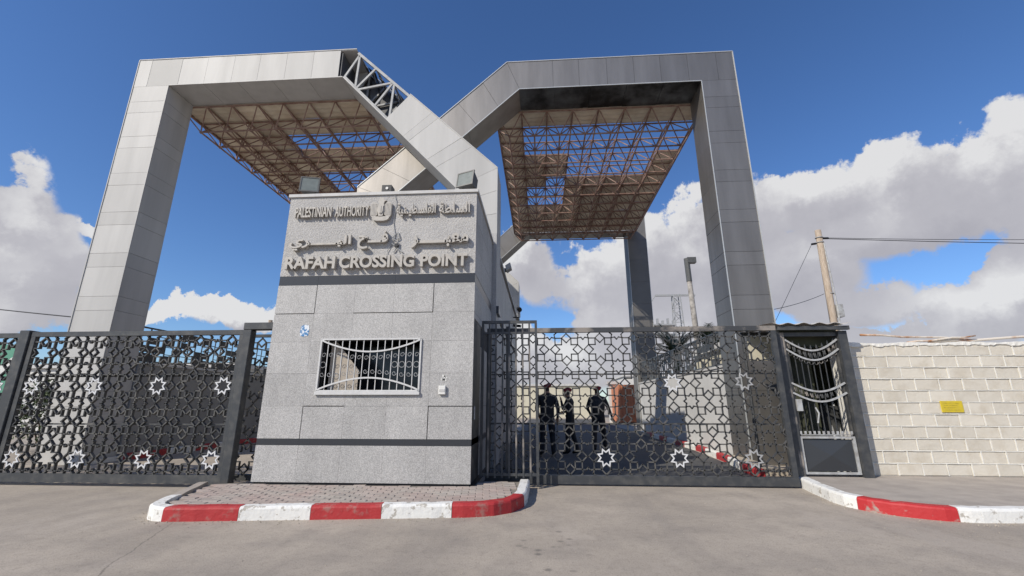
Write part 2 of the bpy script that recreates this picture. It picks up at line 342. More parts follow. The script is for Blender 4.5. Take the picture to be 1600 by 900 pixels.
# ------------------------------------------------------------------ portal frames (aluminium clad)
def portal(name, label, pts, y0, dep, joints_col, joints_beam, sgn, missing=None, skin='aluminium', leg_base=5.34):
    """pts: dict of XZ points. Members: column, beam, diagonal, leg; every cladding panel is a piece of its member."""
    xo, xi, zt, zb = pts['xo'], pts['xi'], pts['zt'], pts['zb']; bo, bi = pts['bo'], pts['bi']; do, di = pts['do'], pts['di']
    y1 = y0 + dep; rr = random.Random(len(name) + int(y0 * 7))
    root = thing(name, label, 'gateway frame', ((xo + xi) / 2, y0 + dep/2, 0), 'portal frames of the crossing')
    G, T = .0035, .03
    pale = skin
    def core(nm, quad, skip=False):
        m = MB()
        if not skip:
            c = Vector((sum(p[0] for p in quad)/4, sum(p[1] for p in quad)/4))
            ins = []
            n = len(quad)
            for i in range(n):                      # inset polygon by T
                p0, p1, p2 = Vector(quad[i-1]), Vector(quad[i]), Vector(quad[(i+1) % n])
                e1 = (p1-p0).normalized(); e2 = (p2-p1).normalized()
                n1 = Vector((-e1.y, e1.x)); n2 = Vector((-e2.y, e2.x))
                if n1.dot(c - p1) < 0: n1 = -n1
                if n2.dot(c - p1) < 0: n2 = -n2
                den = 1 + n1.dot(n2); ins.append(p1 + (n1 + n2) * (T / den))
            m.prism([(p.x, p.y) for p in ins], y0 + T, y1 - T)
        return m.build(nm, 'core_pale' if skin == 'aluminium_pale' else 'core_dark', root)
    def strip(par, a0, a1, b0, b1, params, nrm, pname='panel', matn=None, drop=()):
        """panels between line a0->a1 and line b0->b1 (3D), cut at params"""
        a0, a1, b0, b1 = map(Vector, (a0, a1, b0, b1)); nv = Vector(nrm).normalized()
        for k in range(len(params) - 1):
            if k in drop: continue
            p, q = params[k], params[k+1]
            c = [lerp(a0,a1,p), lerp(a0,a1,q), lerp(b0,b1,q), lerp(b0,b1,p)]
            u = (c[1]-c[0]).normalized()
            e = [u*G, -u*G, -u*G, u*G]
            m = MB(); c2 = [x + d - nv*T for x, d in zip(c, e)]
            tl = rr.uniform(-.0022, .0022), rr.uniform(-.0022, .0022)
            m.slab(c2, nv, T)
            for i in range(4):
                j = 4 + i; m.v[j] = tuple(Vector(m.v[j]) + nv * (tl[0] * (1 if i in (0,3) else -1) + tl[1] * (1 if i < 2 else -1)))
            m.build(pname, matn or skin, par)
    P3 = lambda xz, y: (xz[0], y, xz[1])
    F, Bk = y0, y1
    ins = 1 if xi > xo else -1                      # direction of the opening seen from the column
    # column
    col = core('column', [(xo, 0), (xo, zb), (xi, zb), (xi, 0)])
    cj = [1 - z / zb for z in ([zb] + joints_col + [0])]; cj = sorted(set(round(x, 4) for x in cj))
    strip(col, P3((xo, zb), F), P3((xo, 0), F), P3((xi, zb), F), P3((xi, 0), F), cj, (0,-1,0))
    strip(col, P3((xi, zb), F), P3((xi, 0), F), P3((xi, zb), Bk), P3((xi, 0), Bk), cj, (ins,0,0))
    strip(col, P3((xo, zb), F), P3((xo, 0), F), P3((xo, zb), Bk), P3((xo, 0), Bk), cj[::4] + [1.0] if cj[::4][-1] != 1 else cj[::4], (-ins,0,0))
    strip(col, P3((xo, zb), Bk), P3((xo, 0), Bk), P3((xi, zb), Bk), P3((xi, 0), Bk), [0,.25,.5,.75,1], (0,1,0))
    # beam
    beam = core('beam', [(xo, zt), (-5.5, zt), (-5.5, zb), (xo, zb)] if missing else [(xo, zt), bo, bi, (xo, zb)])
    bj = [(x - xo) / (bo[0] - xo) for x in joints_beam]; bj = [0] + sorted(bj) + [1]
    # front panels: vertical joints, last one is a trapezium
    ext = (bi[0] - xo) / (bo[0] - xo)
    def beamfront(y, nv, js):
        for k in range(len(js)-1):
            p, q = js[k], js[k+1]; xa = xo + (bo[0]-xo)*p; xb = xo + (bo[0]-xo)*q
            last = k == len(js)-2
            if last and missing and nv < 0: continue
            c = [(xa + ins*G, zt), ((bo[0] if last else xb) - ins*G, zt), ((bi[0] if last else xb) - ins*G, zb), (xa + ins*G, zb)]
            m = MB(); m.slab([(x, y - nv*T, z) for x, z in c], (0,nv,0), T)
            t = rr.uniform(-.0025, .0025)
            for j in (4, 7): m.v[j] = (m.v[j][0], m.v[j][1] + t, m.v[j][2])
            m.build('panel', 'aluminium_reflection' if (missing and k == 1) else pale, beam)
    beamfront(F, -1, bj); beamfront(Bk, 1, [0,.33,.66,1])
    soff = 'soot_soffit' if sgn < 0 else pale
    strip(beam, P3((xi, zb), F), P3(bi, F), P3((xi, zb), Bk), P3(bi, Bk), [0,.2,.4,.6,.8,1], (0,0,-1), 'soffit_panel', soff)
    strip(beam, P3((xo, zt), F), P3(bo, F), P3((xo, zt), Bk), P3(bo, Bk), [0,.25,.5,.75,1], (0,0,1), 'panel')
    strip(beam, P3((xo, zt), F), P3((xo, zb), F), P3((xo, zt), Bk), P3((xo, zb), Bk), [0,1], (-ins,0,0), 'panel')
    # diagonal
    dl = (Vector(do) - Vector(bo)).length; nout = Vector((Vector(do) - Vector(bo)).y * -1, 0) if False else None
    dv = (Vector(do) - Vector(bo)).normalized(); no = Vector((-dv.y, dv.x)) if (-dv.y) * ins > 0 else Vector((dv.y, -dv.x))
    if no.y < 0: no = -no
    t0 = .405 if missing else 0.
    m0, m1 = lerp(bo, do, t0), lerp(bi, di, t0 + .0)
    if missing: m1 = Vector(bi) + (Vector(di) - Vector(bi)) * .405
    diag = core('diagonal', [tuple(m0), do, di, tuple(m1)])
    ps = [t0, t0 + .155, t0 + .2, t0 + .36, t0 + .43, 1] if missing else [0, .17, .34, .51, .68, .85, 1]
    strip(diag, P3(bo, F), P3(do, F), P3(bi, F), P3(di, F), ps, (0,-1,0), 'panel', pale)
    strip(diag, P3(bo, Bk), P3(do, Bk), P3(bi, Bk), P3(di, Bk), [0,.2,.405,.7,1], (0,1,0), 'panel', 'dark_panel' if missing else pale)
    strip(diag, P3(bi, F), P3(di, F), P3(bi, Bk), P3(di, Bk), [0,.405,.7,1], (-no.x,0,-no.y), 'soffit_panel', pale)
    strip(diag, P3(bo, F), P3(do, F), P3(bo, Bk), P3(do, Bk), ps, (no.x,0,no.y), 'panel', pale)
    if missing:                                     # stripped bay: bare truss inside the box
        tr = MB(); a0, a1 = Vector(bo), lerp(bo, do, .43); b0, b1 = Vector(bi), lerp(bi, di, .43)
        inn = -no * .05
        def pt(L, t, y, off): q = (lerp(a0,a1,t) + inn if L else lerp(b0,b1,t) - inn); return (q.x, y, q.y)
        for y in (F + .06, Bk - .09):
            tr.bar(pt(1, .04, y, 0), pt(1, 1, y, 0), .075, .06); tr.bar(pt(0, .0, y, 0), pt(0, 1, y, 0), .075, .06)
            for L, s, e in ((0, 0., .08), (1, .08, .22), (1, .36, .22), (0, .62, .62)):
                pass
            web = [((0,.0),(1,.07)), ((1,.07),(0,.24)), ((0,.26),(1,.36)), ((0,.29),(1,.66)), ((1,.66),(0,.66)), ((0,.97),(1,.68))]
            for (La, ta), (Lb, tb) in web: tr.bar(pt(La, ta, y, 0), pt(Lb, tb, y, 0), .055, .045)
        for L in (0, 1):
            for t in (.05, .36, .66): tr.bar(pt(L, t, F + .06, 0), pt(L, t, Bk - .09, 0), .045, .045, (1,0,0))
        tr.build('truss', 'galv', root)
        e = MB(); e.box(-5.47, -5.44, F + .04, Bk - .05, zb + .04, zt - .05); e.build('bulkhead', 'dark_panel', root)
        fl = MB()                                   # torn lining hanging in the open bay
        for k in range(9):
            t = .08 + k * .095; p = lerp(a0, a1, t) + inn * 2.0; q = lerp(a0, a1, t + .12) + inn * rr.uniform(1.5, 6.5)
            fl.slab([(p.x, F + .3, p.y), (q.x, F + .3 + rr.uniform(-.05,.1), q.y), (q.x - .04, Bk - .1, q.y - rr.uniform(.0,.12)), (p.x, Bk - .1, p.y)], (no.x,0,no.y), .006)
        fl.build('torn_lining', 'dark_panel', root)
    # leg
    lo = do[0]; li = di[0]
    leg = core('leg', [do, (lo, leg_base), (li, leg_base), di])
    strip(leg, P3(do, F), P3((lo, leg_base), F), P3(di, F), P3((li, leg_base), F), [0,.35,.7,1], (0,-1,0))
    strip(leg, P3(do, F), P3((lo, leg_base), F), P3(do, Bk), P3((lo, leg_base), Bk), [0,.5,1], (ins,0,0))
    strip(leg, P3(di, F), P3((li, leg_base), F), P3(di, Bk), P3((li, leg_base), Bk), [0,1], (-ins,0,0))
    strip(leg, P3(do, Bk), P3((lo, leg_base), Bk), P3(di, Bk), P3((li, leg_base), Bk), [0,1], (0,1,0))
    # strips added along front edges; on grey frames they paint edge highlights
    w = .022
    segs = [((xo, 0), (xo, zt)), ((xo, zt), bo), ((xi, 0), (xi, zb)), ((xi, zb), bi)]
    if not missing: segs += [(bo, do), (bi, di)]
    else: segs += [(tuple(lerp(bo, do, t0)), do)]
    for a, b in segs:
        m = MB(); m.bar((a[0], F - .004, a[1]), (b[0], F - .004, b[1]), w, w); m.build('edge_strip', 'aluminium_pale' if skin == 'aluminium_pale' else 'edge_highlight', root)
    return root

A = dict(xo=-11.53, xi=-10.45, zt=11.04, zb=10.12, bo=(-5.03, 11.04), bi=(-5.36, 10.12), do=(-1.0, 7.13), di=(-2.07, 6.62))
B = dict(xo=5.70, xi=4.725, zt=11.21, zb=10.25, bo=(-.85, 11.21), bi=(-.48, 10.25), do=(-5.06, 7.24), di=(-4.1, 6.85))
ja = [9.61, 9.25, 8.487, 8.127, 7.36, 7.0, 6.215, 5.85, 5.07, 4.70, 3.93, 3.57, 2.78, 2.42, 1.63, 1.27]
jb = [9.70, 9.35, 8.59, 8.22, 7.40, 7.05, 6.245, 5.89, 5.08, 4.72, 3.94, 3.58, 2.79, 2.43, 1.64, 1.28]
jba = [-11.128, -10.196, -9.416, -8.61, -7.844, -7.052, -6.268, -5.492]
jbb = [5.212, 4.395, 3.617, 2.855, 2.079, 1.27, .511]
YA, DA, YB, DB = 9.81, .90, 10.76, .98
YA2, YB2 = 20.6, 21.9
portal('portal_frame', 'pale aluminium clad frame on the left with one stripped bay showing its bare truss', A, YA, DA, ja, jba, 1, missing=True, skin='aluminium_pale')
portal('portal_frame', 'grey aluminium clad frame on the right with soot stained soffit, crossing behind the pale one', B, YB, DB, jb, jbb, -1)
portal('portal_frame', 'far frame mostly hidden behind the gatehouse, only its chamfered leg showing', A, YA2, DA, ja[::3], jba[::3], 1, skin='aluminium_pale')
portal('portal_frame', 'far frame with column darkened for canopy shade, carrying the back of the right canopy', B, YB2, DB, jb[::2], jbb[::3], -1, leg_base=0., skin='aluminium_shaded')

# ------------------------------------------------------------------ space frame canopies
def canopy(label, x0, nx, mx, y0, ny, my, zt, zb, hole):
    root = thing('space_frame_canopy', label, 'canopy', (x0, y0, zb), 'space frame canopies under the portal frames')
    rr = random.Random(nx * 31 + ny)
    r = .026
    tx = [x0 + i*mx for i in range(nx+1)]; ty = [y0 + j*my for j in range(ny+1)]          # top grid carries the sheets
    bx = [x0 + (i+.5)*mx for i in range(nx)]; by = [y0 + (j+.5)*my for j in range(ny)]      # bottom grid set in by half a bay
    for x in bx: MB().tube([(x, by[0], zb), (x, by[-1], zb)], r, 6).build('bottom_chord', 'rust_steel', root)
    for y in by: MB().tube([(bx[0], y, zb), (bx[-1], y, zb)], r, 6).build('bottom_chord', 'rust_steel', root)
    for x in tx: MB().tube([(x, ty[0], zt), (x, ty[-1], zt)], r, 6).build('top_chord', 'rust_steel', root)
    for y in ty: MB().tube([(tx[0], y, zt), (tx[-1], y, zt)], r, 6).build('top_chord', 'rust_steel', root)
    for j in range(ny):
        m = MB()
        for i in range(nx):
            for di in (0, 1):
                for dj in (0, 1): m.tube([(bx[i], by[j], zb), (tx[i+di], ty[j+dj], zt)], .019, 5)
        o = m.build('web_bars', 'rust_steel', root); o['kind'] = 'stuff'
    m = MB()
    for x in bx:
        for y in by:
            s = .055; m.add([(x-s,y,zb),(x,y-s,zb),(x+s,y,zb),(x,y+s,zb),(x,y,zb+s),(x,y,zb-s)], [(0,1,4),(1,2,4),(2,3,4),(3,0,4),(1,0,5),(2,1,5),(3,2,5),(0,3,5)])
    o = m.build('node_balls', 'rust_steel', root); o['kind'] = 'stuff'
    # roofing sheets on top, one shared mesh; ribs face down
    sx, sy = mx * 1.0, my * 1.0
    sh = MB(); k = 8; prof = []
    for i in range(k+1):
        yy = sy * i / k; prof.append((yy, 0 if i % 2 else .022))
    vs = []; fs = []
    for yy, h in prof: vs += [(-.01, yy, h), (sx + .01, yy, h)]
    for i in range(k): fs.append((2*i, 2*i+1, 2*i+3, 2*i+2))
    sh.add(vs, fs); n = len(vs)
    sh.add([(x, y, h + .006) for x, y, h in vs], [f[::-1] for f in fs])
    base = sh.build('roof_sheet', 'deck', root); me = base.data; first = True
    for i in range(nx):
        for j in range(ny):
            cx, cy = bx[i], by[j]
            if hole(cx, cy): continue
            p = (tx[i], ty[j], zt + .035)
            if first: base.location = p; first = False; o = base
            else: o = link('roof_sheet', me, root, p)
            o.rotation_euler = (rr.uniform(-.012, .012), rr.uniform(-.01, .01), 0)
    # edge angle
    for a, b in (((tx[0], ty[0]), (tx[0], ty[-1])), ((tx[-1], ty[0]), (tx[-1], ty[-1]))):
        m = MB(); m.bar((*a, zt + .02), (*b, zt + .02), .05, .11, (0,0,1)); m.build('edge_angle', 'rust_steel', root)
    return root
def holeA(x, y):
    return (12.15 < y < 13.3 and x > -8.6 + (y - 12.1) * .2) or (15.2 < y < 16.2 and x > -8.5 and x < -5)
def holeB(x, y):
    if 12.6 < y < 14.2 and x > -.75: return True
    if 14.2 <= y < 15.95 and 1.15 < x < 4.25: return True
    if 16.1 < y < 18.2 and .4 < x < 1.2: return True
    if 16.95 < y < 18.2 and -.75 < x < 1.2: return True
    return False
canopy('rusty space frame canopy with beige roof sheets under the left pale frame', -10.83, 8, .805, 10.73, 12, .82, 10.08, 9.50, holeA)
canopy('rusty space frame canopy with many roof sheets missing under the right grey frame', -1.27, 8, .805, 11.75, 12, .84, 10.2, 9.62, holeB)

# ------------------------------------------------------------------ gatehouse
BX0, BX1, BY, BZ0, BZ1 = -4.6, -1.1, 7.12, .15, 5.12
gh = thing('gatehouse', 'grey granite clad gatehouse booth with barred window and raised sign lettering', 'building', (-2.85, 8.3, 0))
WX0, WX1, WZ0, WZ1 = -3.68, -1.99, 1.535, 2.40
w = MB(); f0, f1 = BY + .03, BY + .24
w.box(BX0+.03, WX0, f0, f1, 0, BZ1-.07); w.box(WX1, BX1-.03, f0, f1, 0, BZ1-.07)
w.box(WX0, WX1, f0, f1, 0, WZ0); w.box(WX0, WX1, f0, f1, WZ1, BZ1-.07)
w.box(BX0+.03, BX0+.2, f1, 9.7, 0, BZ1-.07); w.box(BX1-.2, BX1-.03, f1, 9.7, 0, BZ1-.07)
w.box(BX0+.2, BX1-.2, 9.5, 9.7, 0, BZ1-.07); w.box(BX0+.2, BX1-.2, f1, 9.5, BZ1-.25, BZ1-.08); w.box(BX0+.2, BX1-.2, f1, 9.5, .2, .3)
w.build('wall', 'room_dark', gh)
# granite slabs on the front; grooves where the photograph shows open joints
xs = [BX0, -3.89, -3.195, -2.50, -1.81, BX1]
rows = [(.15, .70), (.80, 1.305), (1.305, 1.83), (1.83, 2.36), (2.36, 2.85), (2.85, 3.36)]
wideV = {(-3.89, 5), (-1.81, 5), (-3.195, 4), (-3.195, 2), (-3.89, 1), (-1.81, 1)}
wideH = {(2.85, 0), (2.85, 2), (2.85, 3), (1.305, 1), (1.305, 4)}
def slab_front(x0, x1, z0, z1, g0, g1, h0, h1):
    m = MB(); m.box(x0 + g0, x1 - g1, BY, BY + .03, z0 + h0, z1 - h1); m.build('slab', 'granite', gh)
for ri, (z0, z1) in enumerate(rows):
    for ci in range(5):
        x0, x1 = xs[ci], xs[ci+1]; n, wd = .0012, .007
        g0 = 0 if ci == 0 else wd if (x0, ri) in wideV else n; g1 = 0 if ci == 4 else wd if (x1, ri) in wideV else n
        h0 = wd if (z0, ci) in wideH else n; h1 = wd if (z1, ci) in wideH else n
        if z1 <= WZ0 or z0 >= WZ1 or x1 <= WX0 or x0 >= WX1: slab_front(x0, x1, z0, z1, g0, g1, h0, h1); continue
        a, b = max(x0, WX0), min(x1, WX1)
        if x0 < WX0 - .01: slab_front(x0, WX0, z0, z1, g0, 0, h0, h1)
        if x1 > WX1 + .01: slab_front(WX1, x1, z0, z1, 0, g1, h0, h1)
        if z0 < WZ0 - .01: slab_front(a, b, z0, WZ0, n, n, h0, 0)
        if z1 > WZ1 + .01: slab_front(a, b, WZ1, z1, n, n, 0, h1)
for z0, z1, cuts in ((.702, .798, [BX0, -3.89, -1.1]), (3.362, 3.528, [BX0, -3.89, -2.5, -1.1])):
    for a, b in zip(cuts, cuts[1:]): MB().box(a + .001, b - .001, BY + .004, BY + .032, z0, z1).build('band', 'granite_band', gh)
    MB().box(BX1 - .032, BX1 - .004, BY + .035, 9.65, z0, z1).build('band', 'granite_band', gh)
MB().box(BX0, BX1, BY, BY + .032, 3.53, BZ1 - .06).build('sign_panel', 'granite_rough', gh)
o = MB().box(BX0 - .03, BX1 + .03, BY - .03, 9.75, BZ1 - .058, BZ1).build('coping', 'coping', gh)
side_rows = rows + [(3.53, 4.05), (4.05, 4.55), (4.55, BZ1 - .06)]
for z0, z1 in side_rows:                       # slabs of the side facing the lane, and of the far side
    for y0, y1 in ((BY + .032, 7.98), (7.98, 8.84), (8.84, 9.70)):
        if z1 < 2.9 and y0 < 7.3: 
            if z0 < 2.3: continue
            z0 = 2.74
        MB().box(BX1 - .03, BX1, y0 + .003, y1 - .003, z0 + .003, z1 - .003).build('slab', 'granite', gh)
    MB().box(BX0, BX0 + .03, BY + .032, 9.70, z0 + .003, z1 - .003).build('slab', 'granite', gh)
d = MB().box(BX1 - .04, BX1 - .004, BY + .06, 7.96, .15, 2.73).build('door', 'gate_black', gh)
MB().tube([(BX1 + .02, 7.25, 1.1), (BX1 + .02, 7.25, 1.3)], .012, 6).build('handle', 'grey_iron', d)
# window
win = MB(); t = .028
for a in ((WX0, WX1, WZ0, WZ0+t), (WX0, WX1, WZ1-t, WZ1), (WX0, WX0+t, WZ0+t, WZ1-t), (WX1-t, WX1, WZ0+t, WZ1-t)):
    win.box(a[0], a[1], BY + .06, BY + .10, a[2], a[3])
wf = win.build('window', 'plastic_black', gh)
MB().box(WX0 + t, WX1 - t, f1 + .55, f1 + .556, WZ0 + t, WZ1 - t).build('pane', 'window_dark', wf)
MB().prism([(WX0+.09, WZ0+.03), (WX0+.60, WZ0+.03), (WX0+.60, WZ0+.36), (WX0+.19, WZ1-.035), (WX0+.09, WZ1-.035)], BY + .16, BY + .175).build('board', 'board', wf)  # added piece standing in for the bright reflection in the window glass
MB().box(WX0 - .03, WX1 + .03, BY - .045, BY + .1, WZ0 - .05, WZ0 - .003).build('sill', 'white_iron', wf)
gr = MB(); gy = BY - .012; T2 = .021
gx0, gx1, gz0, gz1 = WX0 - .01, WX1 + .01, WZ0 + .012, WZ1 - .005
for p, q in (((gx0,gz0),(gx1,gz0)),((gx1,gz0),(gx1,gz1)),((gx1,gz1),(gx0,gz1)),((gx0,gz1),(gx0,gz0))): gr.bar((p[0],gy,p[1]), (q[0],gy,q[1]), .026, .026)
grille = gr.build('grille', 'white_iron', wf)
for i in range(1, 14):
    x = gx0 + (gx1-gx0) * i / 14; MB().bar((x, gy + .005, gz0), (x, gy + .005, gz1), .012, .012).build('bar', 'white_iron', wf)
for sg, zb in ((1, gz0 + .015), (-1, gz1 - .015)):
    pts = []
    for i in range(25):
        q = i / 24; x = gx0 + .01 + (gx1 - gx0 - .02) * q; pts.append((x, gy - .012, zb + sg * .195 * math.sin(math.pi * q) ** .9))
    m = MB()
    for a, b in zip(pts, pts[1:]): m.bar(a, b, .026, .014)
    m.build('arc', 'white_iron', wf)
for i in range(14):                             # wrought scrolls between the bars
    x = gx0 + (gx1-gx0) * (i + .5) / 14; q = (i + .5) / 14; top = gz1 - .02 - .2*math.sin(math.pi*q); bot = gz0 + .02 + .2*math.sin(math.pi*q)
    mid = (top + bot) / 2
    for s in (1, -1):
        c = mid + s * min(.16, (top - bot) * .27); rr_ = .04
        MB().tube([(x + rr_*math.cos(a*.55)*(1 - .05*a), gy + .006, c + s*rr_*math.sin(a*.55)*(1 - .05*a)) for a in range(13)], .0045, 4).build('scroll', 'grey_iron', wf)
    if i in (0, 10, 11, 12, 13): MB().tube([(x + .048*math.cos(a*.5236), gy + .006, mid + .048*math.sin(a*.5236)) for a in range(12)], .005, 4, closed=True).build('ring', 'grey_iron', wf)
# rear wing behind the legs
rw = thing('rear_wing', 'long grey panelled wing running back behind the granite gatehouse', 'building', (-2.85, 15, 0))
MB().box(-4.55, -1.15, 9.72, 20.5, 0, 5.30).build('wall', 'wall_grey', rw)
MB().box(-2.07, -1.0, 9.76, 10.75, 0, 5.33).build('pier', 'granite', rw)
for k in range(9):
    y = 10.77 + k * 1.08
    for z0, z1 in ((.1, 1.8), (1.8, 3.5), (3.62, 5.2)): MB().box(-1.15, -1.12, y, y + 1.07, z0, z1 - .012).build('panel', 'granite', rw)
MB().box(-1.15, -1.06, 10.76, 20.5, 3.50, 3.61).build('band', 'granite_band', rw)
MB().box(-4.6, -1.07, 10.76, 20.55, 5.30, 5.38).build('coping', 'coping', rw)
MB().box(-1.0, -.94, 9.78, 10.3, 3.36, 3.53).build('band', 'granite_band', rw)

# ---- sign lettering
def text_mesh(body, offset=0., extrude=.05):
    c = bpy.data.curves.new('t', 'FONT'); c.body = body; c.offset = offset; c.extrude = extrude; c.resolution_u = 4
    o = bpy.data.objects.new('t', c); COL.objects.link(o); bpy.context.view_layer.update()
    me = bpy.data.meshes.new_from_object(o.evaluated_get(bpy.context.evaluated_depsgraph_get()))
    bpy.data.objects.remove(o); bpy.data.curves.remove(c); return me
def stretch(me, extra):                          # lengthen the one flat joining stroke of a word
    b = bmesh.new(); b.from_mesh(me); b.verts.ensure_lookup_table(); seen = set(); best = None
    bmesh.ops.remove_doubles(b, verts=b.verts, dist=1e-5); b.verts.ensure_lookup_table(); b.verts.index_update()
    for v in b.verts:
        if v.index in seen: continue
        isl = []; st = [v]; seen.add(v.index)
        while st:
            q = st.pop(); isl.append(q)
            for e in q.link_edges:
                o2 = e.other_vert(q)
                if o2.index not in seen: seen.add(o2.index); st.append(o2)
        xa, xb = min(q.co.x for q in isl), max(q.co.x for q in isl); h = max(q.co.y for q in isl) - min(q.co.y for q in isl)
        if best is None or h / (xb - xa) < best[0]: best = (h / (xb - xa), xa, xb)
    b.free(); _, xa, xb = best; mid = (xa + xb) / 2
    for v in me.vertices:
        if v.co.x > mid: v.co.x += extra
def place_text(body, x0, x1, z0, z1, ydep, parent, per_letter, offset, name='letter', gap=.018, kashida=0.):
    me = text_mesh(body, offset)
    if kashida: stretch(me, kashida)
    vs = [v.co.copy() for v in me.vertices]
    a0, a1 = min(v.x for v in vs), max(v.x for v in vs); b0, b1 = min(v.y for v in vs), max(v.y for v in vs); e0, e1 = min(v.z for v in vs), max(v.z for v in vs)
    for v in me.vertices:
        x, y, z = v.co; q = (z - e0) / (e1 - e0)
        v.co = (x0 + (x - a0) / (a1 - a0) * (x1 - x0), BY - gap - q * ydep, z0 + (y - b0) / (b1 - b0) * (z1 - z0))
    me.materials.clear(); me.materials.append(M['letter'])
    b = bmesh.new(); b.from_mesh(me); bmesh.ops.remove_doubles(b, verts=b.verts, dist=1e-5); bmesh.ops.recalc_face_normals(b, faces=b.faces)
    if not per_letter:
        b.to_mesh(me); b.free(); link(name, me, parent); return
    b.verts.ensure_lookup_table(); seen = set(); 
    for v in b.verts:
        if v.index in seen: continue
        isl = []; st = [v]; seen.add(v.index)
        while st:
            q = st.pop(); isl.append(q)
            for e in q.link_edges:
                o2 = e.other_vert(q)
                if o2.index not in seen: seen.add(o2.index); st.append(o2)
        idx = {q.index: i for i, q in enumerate(isl)}
        fs = {f for q in isl for f in q.link_faces}
        nm = bpy.data.meshes.new(name); nm.from_pydata([tuple(q.co) for q in isl], [], [[idx[x.index] for x in f.verts] for f in fs]); nm.materials.append(M['letter'])
        link(name, nm, parent)
    b.free()
s1 = thing('sign_lettering', 'large cream raised letters reading RAFAH CROSSING POINT along the bottom of the sign panel', 'sign', (-2.85, BY, 3.63), 'lettering on the gatehouse')
for wd, a, b in (('RAFAH', -4.485, -3.575), ('CROSSING', -3.50, -2.16), ('POINT', -2.05, -1.225)): place_text(wd, a, b, 3.635, 3.865, .075, s1, True, .032)
s2 = thing('sign_lettering', 'small narrow raised letters reading PALESTINIAN AUTHORITY left of the eagle emblem', 'sign', (-3.75, BY, 4.62), 'lettering on the gatehouse')
for wd, a, b in (('PALESTINIAN', -4.44, -3.76), ('AUTHORITY', -3.69, -3.06)): place_text(wd, a, b, 4.63, 4.835, .05, s2, True, .016)
TW = '\u0640'
def arab(s): return s[::-1]
s3 = thing('sign_lettering', 'large cream Arabic words in raised letters across the middle of the sign panel', 'sign', (-2.85, BY, 4.0), 'lettering on the gatehouse')
place_text(arab('\uFEE3\uFECC\uFE92' + TW + '\uFEAE'), -2.24, -1.22, 3.985, 4.245, .07, s3, False, .022, 'word', kashida=1.3)
place_text(arab('\uFED3' + TW + '\uFEA2'), -3.20, -2.66, 3.99, 4.33, .07, s3, False, .022, 'word', kashida=0.55)
place_text(arab('\uFE8D\uFEDF\uFE92' + TW + '\uFEAE\uFEF1'), -4.46, -3.33, 3.985, 4.265, .07, s3, False, .022, 'word', kashida=1.2)
s4 = thing('sign_lettering', 'small cream Arabic words in raised letters right of the eagle emblem', 'sign', (-1.9, BY, 4.6), 'lettering on the gatehouse')
place_text(arab('\uFE8D\uFEDF\uFEB4\uFEE0\uFEC4\uFE94'), -1.77, -1.21, 4.645, 4.86, .05, s4, False, .016, 'word')
place_text(arab('\uFE8D\uFEDF\uFED4\uFEE0\uFEB4\uFEC4\uFEF4' + TW + '\uFEE8\uFEF4\uFE94'), -2.55, -1.83, 4.60, 4.86, .05, s4, False, .016, 'word')
# ---- emblem
em = thing('eagle_emblem', 'cream relief emblem of an eagle with folded wings and a breast shield', 'emblem', (-2.83, BY, 4.5))
ex, ez = -2.835, 4.735
def epoly(pts, d0, d1, name, parent=em, m='letter'): return MB().prism([(ex + x, ez + z) for x, z in pts], BY - d1, BY - d0).build(name, m, parent)
for s in (1, -1):
    wg = epoly([(s*x, z) for x, z in ((.055,.10),(.10,.155),(.165,.16),(.195,.12),(.19,-.10),(.165,-.135),(.12,-.14),(.075,-.10),(.06,0))], .015, .065, 'wing')
    for k in range(5): epoly([(s*(.070+k*.026), .125 - .01*(k==0)), (s*(.084+k*.026), .13), (s*(.082+k*.024), -.105), (s*(.068+k*.024), -.10)], .060, .070, 'feather', wg)
epoly([(-.055,.10),(-.03,.13),(.03,.13),(.055,.10),(.065,-.02),(.04,-.12),(-.04,-.12),(-.065,-.02)], .015, .08, 'body')
epoly([(-.045,.11),(-.058,.165),(-.045,.215),(-.01,.242),(.03,.232),(.05,.205),(.095,.182),(.058,.17),(.05,.14),(.048,.11)], .015, .075, 'head')
epoly([(-.045,.075),(.045,.075),(.045,-.03),(.03,-.065),(0,-.085),(-.03,-.065),(-.045,-.03)], .08, .094, 'breast_shield', em)
epoly([(-.012,.07),(.012,.07),(.012,-.07),(-.012,-.07)], .094, .100, 'shield_stripe', em)
epoly([(-.15,-.125),(.15,-.125),(.16,-.16),(.125,-.195),(.06,-.21),(-.06,-.21),(-.125,-.195),(-.16,-.16)], .02, .07, 'scroll')
